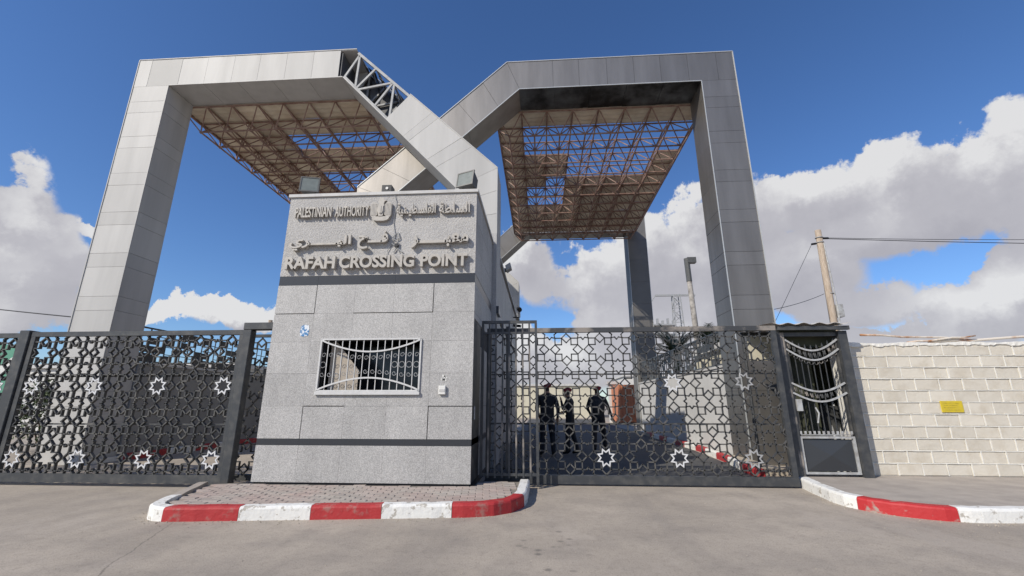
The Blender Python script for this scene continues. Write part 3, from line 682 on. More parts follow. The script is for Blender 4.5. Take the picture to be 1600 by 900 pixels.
# ---- small things on the booth
def floodlight(label, x, y, z, w, h, d, tilt, turn):
    r = thing('floodlight', label, 'floodlight', (x, y, z), 'floodlights on top of the gatehouse')
    Rm = Matrix.Translation((x, y, z + .12 + h/2)) @ Matrix.Rotation(R(turn), 4, 'Z') @ Matrix.Rotation(R(tilt), 4, 'X')
    def put(mb, nm, m):
        mb.v = [tuple(Rm @ Vector(v)) for v in mb.v]; return mb.build(nm, m, r)
    m = MB(); m.add([(-w/2,-d/2,-h/2),(w/2,-d/2,-h/2),(w/2,-d/2,h/2),(-w/2,-d/2,h/2),(-w*.36,d/2,-h*.34),(w*.36,d/2,-h*.34),(w*.36,d/2,h*.38),(-w*.36,d/2,h*.38)], [(0,1,2,3),(7,6,5,4),(0,4,5,1),(1,5,6,2),(2,6,7,3),(3,7,4,0)])
    put(m, 'housing', 'flood_body')
    m = MB()
    for a in ((-w/2-.012,w/2+.012,-h/2-.012,-h/2+.012),(-w/2-.012,w/2+.012,h/2-.012,h/2+.012),(-w/2-.012,-w/2+.012,-h/2+.012,h/2-.012),(w/2-.012,w/2+.012,-h/2+.012,h/2-.012)): m.box(a[0],a[1],-d/2-.02,-d/2+.01,a[2],a[3])
    put(m, 'bezel', 'flood_body')
    put(MB().box(-w/2+.012, w/2-.012, -d/2-.012, -d/2-.006, -h/2+.012, h/2-.012), 'glass', 'flood_glass')
    m = MB(); m.bar((x - w*.3, y, z + .01), (x + w*.3, y, z + .01), .05, .05)
    for s in (-1, 1): m.bar((x + s*w*.3, y, z), (x + s*w*.3, y, z + .2), .05, .012, (1,0,0))
    m.build('bracket', 'flood_body', r)
floodlight('square floodlight with greenish glass on the left end of the gatehouse roof edge', -4.38, 7.36, 5.12, .33, .30, .22, -6, 14)
floodlight('square dark floodlight turned aside on the right end of the gatehouse roof edge', -1.30, 7.36, 5.12, .34, .30, .24, -10, -22)
lm = thing('roof_camera', 'small black camera box at the middle of the gatehouse roof edge', 'camera', (-2.79, 7.3, 5.12))
MB().box(-2.88, -2.70, 7.12, 7.30, 5.135, 5.27).build('housing', 'plastic_black', lm)
MB().tube([(-2.78, 7.108, 5.20), (-2.78, 7.125, 5.20)], .026, 10).build('lens', 'plastic_white', lm)
MB().box(-2.83, -2.75, 7.2, 7.28, 5.12, 5.134).build('foot', 'grey_iron', lm)
ic = thing('intercom', 'small cream intercom box on the granite right of the barred window', 'intercom', (-1.58, BY, 1.5))
bevel(MB().box(-1.645, -1.53, BY - .05, BY, 1.485, 1.625).build('housing', 'plastic_white', ic), .008)
MB().box(-1.63, -1.545, BY - .055, BY - .048, 1.53, 1.57).build('grille', 'coping', ic)
m = MB(); pr = random.Random(5)
for _ in range(9):
    x, z = -1.62 + pr.random()*.07, 1.69 + pr.random()*.08; m.box(x, x + .02 + pr.random()*.02, BY - .003, BY - .0005, z, z + .015 + pr.random()*.025)
tag(m.build('paper_scraps', 'plastic_white'), 'torn white paper scraps stuck above the intercom box', 'paper')
m = MB(); m.prism([(-4.09,2.465),(-4.02,2.45),(-3.95,2.47),(-3.94,2.58),(-3.955,2.645),(-4.03,2.655),(-4.085,2.63),(-4.10,2.54)], BY - .004, BY - .0008)
tag(m.build('sticker', 'sticker'), 'torn blue and white sticker high on the left of the granite front', 'sticker')
cw = thing('loose_wires', 'loose wires with a small black box hanging in the gap of the Arabic sign', 'wires', (-2.55, BY, 4.05))
m = MB()
m.tube([(-2.62, BY-.01, 5.06), (-2.57, BY-.012, 4.9), (-2.60, BY-.012, 4.5), (-2.56, BY-.012, 4.28), (-2.61, BY-.02, 4.1), (-2.68, BY-.02, 3.95), (-2.66, BY-.02, 3.80)], .006, 5)
for k in range(6):
    a = pr.uniform(-.09, .09); m.tube([(-2.52 + a*.3, BY-.012, 4.31), (-2.55 + a, BY-.03, 4.2), (-2.52 - a, BY-.03, 4.10), (-2.5 + a*1.3, BY-.02, 3.93)], .006, 5)
m.build('wire', 'grey_iron', cw); MB().box(-2.545, -2.485, BY - .05, BY - .003, 4.03, 4.09).build('junction_box', 'plastic_black', cw)
wl = thing('wall_lamp', 'small wall floodlight on the far diagonal behind the gatehouse wing', 'floodlight', (-1.05, 13.2, 5.0))
MB().box(-1.12, -1.02, 13.1, 13.3, 5.42, 5.5).build('bracket', 'flood_body', wl)
MB().prism([(-1.02,5.40),(-.86,5.50),(-.90,5.66),(-1.06,5.56)], 13.0, 13.35).build('housing', 'galv', wl)
cc = thing('security_camera', 'security camera on a bracket near the far top of the gatehouse wing wall', 'camera', (-1.1, 18, 4.6))
MB().bar((-1.12, 18.2, 4.9), (-.86, 18.2, 4.9), .05, .05).build('arm', 'plastic_black', cc)
MB().tube([(-.88, 18.1, 5.25), (-.82, 17.7, 5.12)], .10, 8).build('housing', 'plastic_black', cc)
MB().tube([(-.86, 18.2, 4.9), (-.86, 18.2, 5.2)], .05, 6).build('post', 'plastic_white', cc)
MB().bar((-1.12, 18.2, 4.55), (-.8, 18.1, 4.5), .10, .12).build('hood', 'plastic_black', cc)

# ------------------------------------------------------------------ kerbs and island
def kerb_run(parent, pts, cuts, mats, h=.155, wd=.15, inward=1, z0=0.):
    """path of points, cut at arc lengths into painted stones"""
    P = [Vector((*p, 0)) for p in pts]; S = [0]
    for a, b in zip(P, P[1:]): S.append(S[-1] + (b-a).length)
    def at_(s):
        s = max(0, min(S[-1], s))
        for i in range(len(P)-1):
            if s <= S[i+1] + 1e-9: return lerp(P[i], P[i+1], (s - S[i]) / max(1e-9, S[i+1] - S[i]))
    def nrm(s):
        d = at_(min(S[-1], s + .12)) - at_(max(0, s - .12)); d.normalize(); return Vector((-d.y, d.x, 0)) * inward
    kr = random.Random(len(pts) * 13 + len(cuts))
    prof = [(0, -.02), (.004, h - .03), (.012, h - .012), (.03, h), (wd, h), (wd, -.02)]
    cuts = [c if c >= 0 else S[-1] for c in cuts]
    for k in range(len(cuts)-1):
        a, b = cuts[k] + .003, cuts[k+1] - .003; n = max(2, int((b-a) / .12)); m = MB(); vs = []
        for i in range(n+1):
            s = a + (b-a)*i/n; p = at_(s); q = nrm(s); j = kr.uniform(-.005, .005); jz = kr.uniform(-.004, .004)
            vs += [tuple(p + q*(x + j) + Vector((0,0,z0 + z + (jz if z > .05 else 0)))) for x, z in prof]
        c = len(prof); fs = []
        for i in range(n):
            for j in range(c): fs.append((i*c + j, i*c + (j+1) % c, (i+1)*c + (j+1) % c, (i+1)*c + j))
        fs += [tuple(range(c-1,-1,-1)), tuple(n*c + j for j in range(c))]
        m.add(vs, fs); m.build('kerb_stone', mats[k], parent)
    return S[-1]
isl_path = [(-5.42, 7.05), (-5.05, 6.1), (-4.90, 5.62), (-4.78, 5.47), (-4.62, 5.385), (-4.45, 5.36), (-.95, 5.785), (-.62, 5.87), (-.40, 6.06), (-.26, 6.32), (-.215, 6.6), (-.20, 7.62)]
island = struct(MB().prism([(-5.30, 7.05), (-4.80, 5.62), (-4.6, 5.5), (-4.45, 5.48), (-.95, 5.90), (-.67, 5.98), (-.45, 6.25), (-.34, 6.6), (-.34, 7.62), (-1.05, 7.62), (-1.05, 7.2), (-5.0, 7.2)], .0, .112, 'z').build('traffic_island', 'paver_bed'))
ki = struct(MB().box(-5.3, -5.28, 7.0, 7.02, 0, .05).build('island_kerb', 'paver_bed'))
kerb_run(ki, isl_path, [0, 1.05, 1.62, 2.02, 2.90, 3.74, 4.58, 5.43, 6.62, 7.2, -1], ['slab_pavement', 'kerb_white', 'kerb_white', 'kerb_red', 'kerb_white', 'kerb_red', 'kerb_white', 'kerb_red', 'kerb_white', 'kerb_white'], inward=1)
# pavers
poly = [(-5.25, 7.06), (-4.78, 5.66), (-4.6, 5.55), (-4.45, 5.53), (-.95, 5.95), (-.70, 6.03), (-.50, 6.28), (-.385, 6.6), (-.385, 7.58), (-1.08, 7.58), (-1.08, 7.10), (-5.2, 7.10)]
def inside(x, y):
    c = False; n = len(poly)
    for i in range(n):
        (x0, y0), (x1, y1) = poly[i], poly[i-1]
        if (y0 > y) != (y1 > y) and x < (x1-x0)*(y-y0)/(y1-y0) + x0: c = not c
    return c
pm = MB(); L_, W_ = .194, .094
pm.add([(x*L_/2, y*W_/2, -.05) for x, y in ((-1,-1),(1,-1),(1,1),(-1,1))] + [(x*L_/2, y*W_/2, -.006) for x, y in ((-1,-1),(1,-1),(1,1),(-1,1))] + [(x*(L_/2-.007), y*(W_/2-.007), 0) for x, y in ((-1,-1),(1,-1),(1,1),(-1,1))],
       [(0,1,5,4),(1,2,6,5),(2,3,7,6),(3,0,4,7),(4,5,9,8),(5,6,10,9),(6,7,11,10),(7,4,8,11),(8,9,10,11)])
spots = []; pr = random.Random(11); ca, sa = math.cos(R(7)), math.sin(R(7))
for j in range(-6, 30):
    for i in range(-6, 34):
        x, y = (i + .5*(j % 2)) * .2, j * .1; X, Y = -5.5 + x*ca - y*sa, 5.2 + x*sa + y*ca
        if all(inside(X + dx*ca - dy*sa, Y + dx*sa + dy*ca) for dx in (-.085, .085) for dy in (-.04, .04)): spots.append((X, Y))
spots.sort(key=lambda p: p[0]**2 + p[1]**2)
first = None
for X, Y in spots[:300]:
    if first is None: o = first = pm.build('paver', 'paver', island)
    else: o = link('paver', first.data, island)
    o.location = (X, Y, .132 + pr.uniform(-.004, .004)); o.rotation_euler = (pr.uniform(-.02,.02), pr.uniform(-.02,.02), R(7) + pr.uniform(-.012,.012))
if len(spots) > 300:
    m = MB()
    for X, Y in spots[300:]: m.add([(X + x*ca - y*sa, Y + x*sa + y*ca, .131 + z) for x, y, z in pm.v], pm.f)
    o = m.build('paver_field', 'paver', island); o['kind'] = 'stuff'
# right-hand pavement
sw_path = [(4.30, 8.25), (4.18, 7.6), (4.08, 7.0), (4.08, 6.7), (4.18, 6.45), (4.42, 6.17), (4.75, 5.98), (5.1, 5.92), (5.6, 5.95), (9, 6.15), (14, 6.4)]
pav = struct(MB().prism([(x + .12 if i < 5 else x + .05, y + (.0 if i < 4 else .12)) for i, (x, y) in enumerate(sw_path)] + [(14, 8.6), (4.42, 8.6)], 0, .148, 'z').build('pavement', 'slab_pavement'))
kr = struct(MB().box(13.9, 14.05, 6.42, 6.5, 0, .14).build('pavement_kerb', 'kerb_white'))
kerb_run(kr, sw_path, [0, .5, .95, 1.38, 1.74, 2.74, 3.95, 4.9, 5.9, 6.9, 7.9, -1], ['kerb_white','kerb_white','kerb_white','kerb_white','kerb_red_worn','kerb_white','kerb_white','kerb_red_worn','kerb_white','kerb_red_worn','kerb_white'], inward=1)
# kerbs along the lane inside
kl = struct(MB().box(-10.38, -10.30, 9.9, 20, 0, .1).build('lane_kerb', 'kerb_white'))
n = 10; kerb_run(kl, [(-10.15, 20.5), (-10.15, 10.75)], [i*.95 for i in range(n)] + [-1], ['kerb_red' if i % 2 else 'kerb_white' for i in range(n)], inward=-1)
pv2 = struct(MB().prism([(4.3, 9.3), (4.72, 9.3), (4.72, 21.8), (4.45, 21.8), (4.66, 13.8)], 0, .12, 'z').build('lane_pavement', 'sand'))
kl2 = struct(MB().box(4.66, 4.71, 21, 21.5, .0, .12).build('lane_kerb', 'kerb_white'))
kerb_run(kl2, [(4.02, 9.0), (4.08, 9.7), (4.35, 11.5), (4.55, 13.8), (4.5, 21)], [i*1.0 for i in range(12)] + [-1], ['kerb_red' if i % 2 == 0 else 'kerb_white' for i in range(12)], inward=-1, wd=.13)

# ------------------------------------------------------------------ lattice gates
def star_cell(P):
    segs = []; rc, hd = .338*P, .139*P
    for k in range(8):
        a = k*math.pi/4; c = Vector((rc*math.cos(a), rc*math.sin(a))); u = Vector((math.cos(a), math.sin(a))); v = Vector((-u.y, u.x))
        q = [c + u*hd, c + v*hd, c - u*hd, c - v*hd]
        for i in range(4): segs.append((q[i], q[(i+1) % 4]))
    pts = []
    for k in range(16):
        a = k*math.pi/8; r = (.226*P if k % 4 == 2 else .205*P) if k % 2 == 0 else .150*P
        pts.append(Vector((P/2 + r*math.cos(a), P/2 + r*math.sin(a))))
    segs += [(pts[i], pts[(i+1) % 16]) for i in range(16)]
    return segs
def clip(p, q, x0, x1, z0, z1):
    t0, t1 = 0., 1.; d = q - p
    for a, b in ((-d.x, p.x - x0), (d.x, x1 - p.x), (-d.y, p.y - z0), (d.y, z1 - p.y)):
        if abs(a) < 1e-12:
            if b < 0: return None
        else:
            r = b / a
            if a < 0: t0 = max(t0, r)
            else: t1 = min(t1, r)
    return (p + d*t0, p + d*t1) if t0 < t1 - 1e-4 else None
def lattice(parent, x0, x1, z0, z1, y, P, cx, cz, w=.0195, dep=.028, m='gate_black'):
    mb = MB(); cell = star_cell(P)
    for i in range(int((x0-cx)/P) - 2, int((x1-cx)/P) + 2):
        for j in range(int((z0-cz)/P) - 2, int((z1-cz)/P) + 2):
            o = Vector((cx + i*P, cz + j*P))
            for a, b in cell:
                c = clip(a + o, b + o, x0, x1, z0, z1)
                if c:
                    d = (c[1]-c[0]).normalized() * w * .42
                    p, q = c[0] - d, c[1] + d
                    mb.bar((p.x, y, p.y), (q.x, y, q.y), w, dep)
    return mb.build('lattice', m, parent)
def silver_star(parent, x, y, z, r=.165, m='silver', th=.03):
    out = []; inn = []
    for k in range(16):
        a = k*math.pi/8 + math.pi/8; rr_ = r if k % 2 == 0 else r*.62
        out.append((x + rr_*math.cos(a), z + rr_*math.sin(a))); s = (rr_ - (th*1.5 if k % 2 == 0 else th*.85)) / rr_
        inn.append((x + rr_*s*math.cos(a), z + rr_*s*math.sin(a)))
    mb = MB(); vs = [(a, y, b) for a, b in out] + [(a, y, b) for a, b in inn] + [(a, y + .012, b) for a, b in out] + [(a, y + .012, b) for a, b in inn]
    fs = []
    for i in range(16):
        j = (i+1) % 16; fs += [(i, j, 16+j, 16+i), (32+j, 32+i, 48+i, 48+j), (i, 32+i, 32+j, j), (16+j, 48+j, 48+i, 16+i)]
    mb.add(vs, fs); return mb.build('star', m, parent)
def gate(name, label, x0, x1, y, z0, z1, P, cx, cz, stars, fw=.085, wheel=True, toprail='gate_frame', slabs=True, dep=.03):
    r = thing(name, label, 'gate', ((x0+x1)/2, y, 0)); d = min(.08, dep + .05)
    MB().box(x0, x1, y - d/2, y + d/2, z1 - fw, z1).build('top_rail', toprail, r)
    MB().box(x0, x1, y - d/2 - .005, y + d/2 + .005, z0, z0 + fw + .05).build('bottom_rail', 'gate_frame', r)
    for a in (x0, x1 - fw): MB().box(a, a + fw, y - d/2 + .003, y + d/2 - .003, z0 + fw + .05, z1 - fw).build('stile', 'gate_frame', r)
    lattice(r, x0 + fw, x1 - fw, z0 + fw + .05, z1 - fw, y, P, cx, cz, dep=dep)
    for x, z, m in stars: silver_star(r, x, y - .045, z, m=m)
    if slabs:                                   # thin backing bars across the back
        for z in (z0 + (z1-z0)*.36, z0 + (z1-z0)*.68): MB().box(x0 + fw, x1 - fw, y + .02, y + .045, z, z + .025).build('cross_bar', 'gate_black', r)
    return r
YG = 8.02
gate('sliding_gate', 'black sliding gate of pierced star lattice across the lane right of the gatehouse', -.98, 4.215, YG, .03, 2.70, .612, .483, 2.305,
     [(1.095,.452,'silver'),(2.32,.452,'silver'),(3.545,.452,'silver_faded'),(2.32,1.70,'silver'),(3.545,1.72,'silver_faded')], toprail='gate_worn')
lg = gate('lattice_gate', 'black star lattice gate with eight bright silver stars left of the gatehouse', -9.42, -5.30, 7.45, .06, 2.63, .60, -5.54, 1.645,
     [(-5.54 - 1.2*k, z, 'silver') for k in range(4) for z in (1.645, .435)], dep=.05)
gate('lattice_gate', 'black star lattice panel running off the left edge of the picture', -13.0, -9.66, 7.55, .06, 2.63, .60, -9.9, 1.645, [(-9.98,1.645,'silver')], dep=.05)
gate('lattice_gate', 'narrow black lattice panel squeezed between gate post and gatehouse', -5.42, -4.78, 7.80, .06, 2.60, .60, -5.2, 1.645, [], fw=.05, slabs=False)
p = thing('gate_post', 'dark steel gate portal joined to the left side of the gatehouse', 'gate post', (-5.2, 7.4, 0))
bevel(MB().box(-5.27, -5.12, 7.33, 7.48, 0, 2.62).build('post', 'gate_frame', p), .008)
bevel(MB().box(-5.275, -4.60, 7.325, 7.485, 2.62, 2.745).build('lintel', 'gate_frame', p), .008)
MB().tube([(-4.85, 7.42, 2.745), (-4.85, 7.42, 2.80)], .035, 8).build('stub', 'wood_pole', p)
p = thing('gate_post', 'dark steel post where two lattice panels meet near the left edge', 'gate post', (-9.54, 7.48, 0))
bevel(MB().box(-9.64, -9.44, 7.38, 7.58, 0, 2.66).build('post', 'gate_frame', p), .008)
# barred leaf beside the booth
bl = thing('barred_gate', 'black barred gate leaf with upright square bars beside the gatehouse', 'gate', (-.5, 7.72, 0))
y = 7.70
bx0, bx1, z0, z1 = -1.04, -.05, .16, 2.79
MB().box(bx0, bx1, y-.025, y+.025, z1-.05, z1).build('top_rail', 'gate_frame', bl); MB().box(bx0, bx1, y-.02, y+.02, z1-.24, z1-.205).build('rail', 'gate_frame', bl)
MB().box(bx0, bx1, y-.02, y+.02, z0+.03, z0+.07).build('rail', 'gate_frame', bl)
for k in range(9):
    x = bx0 + .02 + (bx1 - bx0 - .04) * k / 8; ww = .022 if k in (0, 8) else .014
    MB().box(x-ww, x+ww, y-.028, y+.028 if k in (0,8) else y+.012, .03 if k == 8 else z0, z1-.05).build('bar', 'gate_frame' if k in (0,8) else 'gate_worn', bl)
gl = MB().box(-.62, -.56, YG - .14, YG - .06, .1, 2.72).build('guide_post', 'gate_frame'); tag(gl, 'dark upright guide post standing behind the barred gate leaf', 'post')

# ------------------------------------------------------------------ wicket gate + kiosk
wk = thing('wicket_gate', 'narrow black wicket gate with curved iron bands and solid lower panel', 'gate', (4.9, 8.2, .15))
wy = 8.22; wx0, wx1 = 4.45, 5.36
MB().box(4.29, 4.36, wy-.07, wy+.07, .15, 2.62).build('jamb', 'gate_frame', wk); MB().box(4.365, 4.44, wy-.05, wy+.05, .15, 2.60).build('jamb', 'gate_worn', wk)
MB().box(5.37, 5.52, wy-.09, wy+.09, .15, 2.62).build('jamb', 'gate_frame', wk); MB().box(4.445, 5.368, wy-.045, wy+.06, 2.53, 2.60).build('lintel', 'gate_frame', wk)
lp = MB(); a0, a1, c0, c1 = wx0, wx1, .19, .80
lp.add([(a0+.05,wy,c0+.05),(a1-.05,wy,c0+.05),(a1-.05,wy,c1-.05),(a0+.05,wy,c1-.05),((a0+a1)/2,wy-.05,(c0+c1)/2)], [(0,1,4),(1,2,4),(2,3,4),(3,0,4),(3,2,1,0)])
lp.build('lower_panel', 'panel_slate', wk)
m = MB()
for b in ((a0,a1,c0,c0+.035),(a0,a1,c1-.035,c1),(a0,a0+.035,c0+.035,c1-.035),(a1-.035,a1,c0+.035,c1-.035)): m.box(b[0],b[1],wy-.03,wy+.02,b[2],b[3])
m.build('panel_frame', 'grey_iron', wk)
for s in (a0, a1 - .03): MB().box(s, s+.03, wy-.02, wy+.02, .80, 2.50).build('stile', 'gate_black', wk)
def wband(z, sag, t=.035, nm='curved_band'):
    m = MB(); pts = [(a0 + (a1-a0)*i/14, wy-.035, z - sag*math.sin(math.pi*i/14)) for i in range(15)]
    for p_, q_ in zip(pts, pts[1:]): m.bar(p_, q_, t, .02)
    m.build(nm, 'grey_iron', wk)
for z in (2.47, 2.30): wband(z, .20, .03)
for z in (1.70, 1.53): wband(z, .15, .03)
for k in range(9):
    x = a0 + .05 + (a1-a0-.1)*k/8; q = k/8
    m = MB(); m.tube([(x, wy, .88), (x, wy, 2.44 - .13*math.sin(math.pi*q))], .0085, 5); m.tube([(x, wy, 2.44 - .13*math.sin(math.pi*q)), (x, wy, 2.51 - .13*math.sin(math.pi*q))], .018, 5, r2=.002)
    m.build('bar', 'gate_frame', wk)
m = MB()
for k in range(10):
    q = (k+.5)/10; x = a0 + .03 + (a1-a0-.06)*q; zc = 2.30 - .20*math.sin(math.pi*q) - .05
    m.tube([(x + .032*math.cos(i*.7854), wy-.02, zc + .032*math.sin(i*.7854)) for i in range(8)], .007, 4, closed=True)
    zc = 2.385 - .20*math.sin(math.pi*q)
    m.tube([(x + (.006*i-.03), wy-.02, zc + .05*math.sin(i*1.3)) for i in range(10)], .007, 4)
    zc = 1.61 - .14*math.sin(math.pi*q)
    m.tube([(x + (.006*i-.03), wy-.02, zc + .04*math.sin(i*1.3)) for i in range(10)], .006, 4)
o = m.build('scrolls', 'gate_worn', wk); o['kind'] = 'stuff'
MB().box(a0, a1, wy-.02, wy+.01, .815, .83).build('rail', 'grey_iron', wk)
for k in range(12): x = a0 + .02 + (a1-a0-.07)*k/11; MB().box(x, x+.03, wy-.025, wy-.005, .832, .885).build('tooth', 'grey_iron', wk)
MB().box(a0+.03, a0+.12, wy-.05, wy+.02, 1.22, 1.42).build('lock_box', 'grey_iron', wk)
MB().tube([(a0+.33, wy-.05, 1.28), (a0+.36, wy-.07, 1.18), (a0+.33, wy-.05, 1.02)], .014, 6).build('handle', 'grey_iron', wk)
kk = thing('kiosk', 'dark kiosk with corrugated roof behind the wicket gate', 'kiosk', (4.9, 9.2, .15))
MB().box(5.265, 7.0, 9.6, 9.7, .0, 2.55).build('wall', 'kiosk_olive', kk); MB().box(4.45, 5.52, 8.40, 8.44, 2.38, 2.72).build('header_board', 'kiosk_olive', kk); MB().box(5.27, 5.54, 9.62, 9.69, 2.552, 2.74).build('wall', 'kiosk_olive', kk)
MB().box(6.95, 7.05, 8.7, 9.595, .0, 2.36).build('wall', 'kiosk_olive', kk)
MB().box(5.20, 5.26, 8.9, 9.7, .0, 2.72).build('wall', 'kiosk_olive', kk)
MB().box(4.42, 5.19, 9.52, 9.56, 2.22, 2.74).build('hanging_board', 'cream_paint', kk)
for x in (4.36, 5.12): MB().tube([(x, 9.6, 0), (x, 9.6, 2.8)], .035, 8).build('post', 'gate_frame', kk)
MB().box(5.45, 5.80, 9.2, 9.55, .0, 1.3).build('cabinet', 'gate_frame', kk)
for k in range(5): MB().tube([(5.5 + k*.14, 9.0 + .05*k, .0), (5.48 + k*.15, 9.3, 1.25 + .1*(k % 3))], .025, 6).build('pipe', 'grey_iron', kk)
MB().prism([(5.3,2.36),(7.0,2.36),(7.0,2.40),(5.3,2.40)], 8.7, 9.59).build('ceiling', 'kiosk_olive', kk)
rf = MB(); n = 30
vs = []; 
for i in range(n+1):
    x = 4.20 + (5.56-4.20)*i/n; h = .018*math.cos(i*math.pi*2/6)
    vs += [(x, 8.02, 2.735 + h), (x, 9.75, 2.87 + h), (x, 8.02, 2.741 + h), (x, 9.75, 2.876 + h)]
fs = []
for i in range(n):
    a, b = 4*i, 4*i+4; fs += [(a, b, b+1, a+1), (a+2, a+3, b+3, b+2), (a, a+2, b+2, b)]
rf.add(vs, fs).build('roof', 'corrugated', kk)
MB().box(4.30, 5.54, 8.06, 8.12, 2.63, 2.70).build('roof_beam', 'gate_frame', kk)
MB().box(4.32, 5.52, 9.57, 9.62, 2.75, 2.83).build('roof_beam', 'gate_frame', kk)

# ------------------------------------------------------------------ stone wall at the right
sw = thing('stone_wall', 'low wall of cream stone blocks with raised white pointing at the right', 'wall', (8.4, 8.5, .15))
wy0 = 8.40
MB().box(5.50, 14.0, wy0 + .012, wy0 + .28, .1, 2.37).build('backing', 'mortar', sw)
hc, lw = .2035, .40
sr = random.Random(21); base = None
for j in range(11):
    z0 = .15 + j*hc; off = 0 if j % 2 else -lw/2; x = 5.50 + off
    while x < 13.95:
        xa, xb = max(5.505, x + .007), min(13.99, x + lw - .007)
        if xb - xa > .06:
            zz0, zz1 = z0 + .007, z0 + hc - .007
            if j == 10: zz1 -= .02
            e = .012; yf = wy0 - .004 + sr.uniform(-.006, .006)
            m = MB(); m.add([(xa,wy0+.03,zz0),(xb,wy0+.03,zz0),(xb,wy0+.03,zz1),(xa,wy0+.03,zz1),(xa,yf+.006,zz0),(xb,yf+.006,zz0),(xb,yf+.006,zz1),(xa,yf+.006,zz1),
                             (xa+e,yf+sr.uniform(-.003,.003),zz0+e),(xb-e,yf+sr.uniform(-.003,.003),zz0+e),(xb-e,yf+sr.uniform(-.003,.003),zz1-e),(xa+e,yf+sr.uniform(-.003,.003),zz1-e)],
                            [(0,1,5,4),(1,2,6,5),(2,3,7,6),(3,0,4,7),(4,5,9,8),(5,6,10,9),(6,7,11,10),(7,4,8,11),(8,9,10,11)])
            m.build('stone', 'stone', sw)
        x += lw
pj = MB()                                        # raised white pointing between the stones
for j in range(1, 11):
    z = .15 + j*hc; pts = [5.5 + i*.15 for i in range(57)]
    for a, b in zip(pts, pts[1:]): pj.bar((a, wy0 + .0 + sr.uniform(-.002,.002), z + sr.uniform(-.002,.002)), (b + .002, wy0 + sr.uniform(-.002,.002), z + sr.uniform(-.002,.002)), .016 + sr.uniform(-.003,.004), .03)
for j in range(11):
    z = .15 + j*hc; x = 5.50 + (0 if j % 2 else -lw/2) + lw
    while x < 13.9: pj.bar((x + sr.uniform(-.003,.003), wy0, z + .006), (x + sr.uniform(-.003,.003), wy0, z + hc - .006), .015 + sr.uniform(-.003,.003), .026); x += lw
o = pj.build('pointing', 'mortar', sw); o['kind'] = 'stuff'
# rough cement capping with a ragged lower lip
cp = MB(); n = 170; vs = []
for i in range(n+1):
    x = 5.46 + (14.02 - 5.46)*i/n; lip = 2.372 + sr.uniform(-.014, .012) + .012*math.sin(i*.7); tp = 2.43 + .012*math.sin(i*.31) + sr.uniform(-.006, .006)
    vs += [(x, wy0 - .02 + sr.uniform(-.006,.006), lip), (x, wy0 - .015, tp - .008), (x, wy0 + .02, tp), (x, wy0 + .30, tp), (x, wy0 + .30, 2.35), (x, wy0 + .02, 2.35)]
fs = []
for i in range(n):
    for j in range(6): fs.append((i*6 + j, i*6 + (j+1) % 6, (i+1)*6 + (j+1) % 6, (i+1)*6 + j))
cp.add(vs, fs).build('capping', 'mortar', sw)
m = MB(); m.box(7.02, 7.39, wy0 - .03, wy0 - .017, 1.195, 1.39)
ys = tag(m.build('yellow_plate', 'yellow'), 'small yellow metal plate fixed on the cream stone wall', 'plate'); bevel(ys, .004)
mat('yellow_print', (.36, .27, .02), rough=.6, col2=(.6, .46, .03), nscale=30)
for k in range(4): MB().box(7.06 + .01*(k % 2), 7.33 - .03*(k % 3), wy0 - .0315, wy0 - .0303, 1.345 - k*.038, 1.357 - k*.038).build('print_line', 'yellow_print', ys)
for lab, p, q, r_ in (('pale weathered pole lying lengthwise on the wall top, longest one', (6.05, 8.56, 2.60), (8.3, 8.60, 2.50), .022), ('rust stained pole lying on the wall top towards the right edge', (7.3, 8.63, 2.46), (9.6, 8.5, 2.56), .03), ('short crooked pole across the other poles on the wall top', (6.9, 8.62, 2.455), (8.05, 8.52, 2.56), .02)):
    pts = [Vector(p).lerp(Vector(q), k/6) + Vector((0, 0, .012*math.sin(k*2.1))) for k in range(7)]
    tag(MB().tube(pts, r_, 7, r2=r_*.7).build('wooden_pole', 'wood_white', smooth=True), lab, 'pole', 'poles lying on the stone wall')

# ------------------------------------------------------------------ lane side walls with screens
def lane_wall(label, x, face, y0, y1, ztop, matn, seed, hs=.92):
    r = thing('lane_wall', label, 'wall', (x, (y0+y1)/2, 0), 'walls along the lane'); rr = random.Random(seed); th = .2*face
    MB().box(min(x, x - th), max(x, x - th), y0, y1, 0, ztop).build('wall', matn, r)
    MB().box(min(x + .03*face, x - th), max(x + .03*face, x - th), y0, y1, ztop, ztop + .06).build('coping', 'coping', r)
    z0, z1 = ztop + .10, ztop + hs + .06; xm = x - th/2
    for z in (z0, z1): MB().box(xm-.02, xm+.02, y0, y1, z-.02, z+.02).build('rail', 'gate_frame', r)
    m = MB(); n = int((y1-y0) / .26)
    pl = MB()
    for k in range(n+1):
        y = y0 + (y1-y0)*k/n
        m.box(xm-.012, xm+.012, y-.012, y+.012, z0, z1)
        if k == n: break
        for j in range(4):
            za = z0 + (z1-z0)*(j + rr.uniform(-.25, .25))/4
            if j: m.box(xm-.01, xm+.01, y, y + (y1-y0)/n, za-.01, za+.01)
            if rr.random() < .34: pl.box(xm-.006, xm+.006, y+.02, y+.24, z0 + (z1-z0)*(j+.1)/4, z0 + (z1-z0)*(j+.9)/4)
    o = m.build('screen_bars', 'gate_frame', r); o['kind'] = 'stuff'
    o = pl.build('screen_plates', 'gate_black', r); o['kind'] = 'stuff'
lane_wall('grey rendered wall with openwork screen on top behind the left lattice gate', -10.40, 1, 10.73, 20.6, 2.33, 'wall_grey', 4)
lane_wall('white rendered wall with openwork screen on top behind the right sliding gate', 4.78, -1, 11.76, 21.9, 2.26, 'wall_plaster', 9)

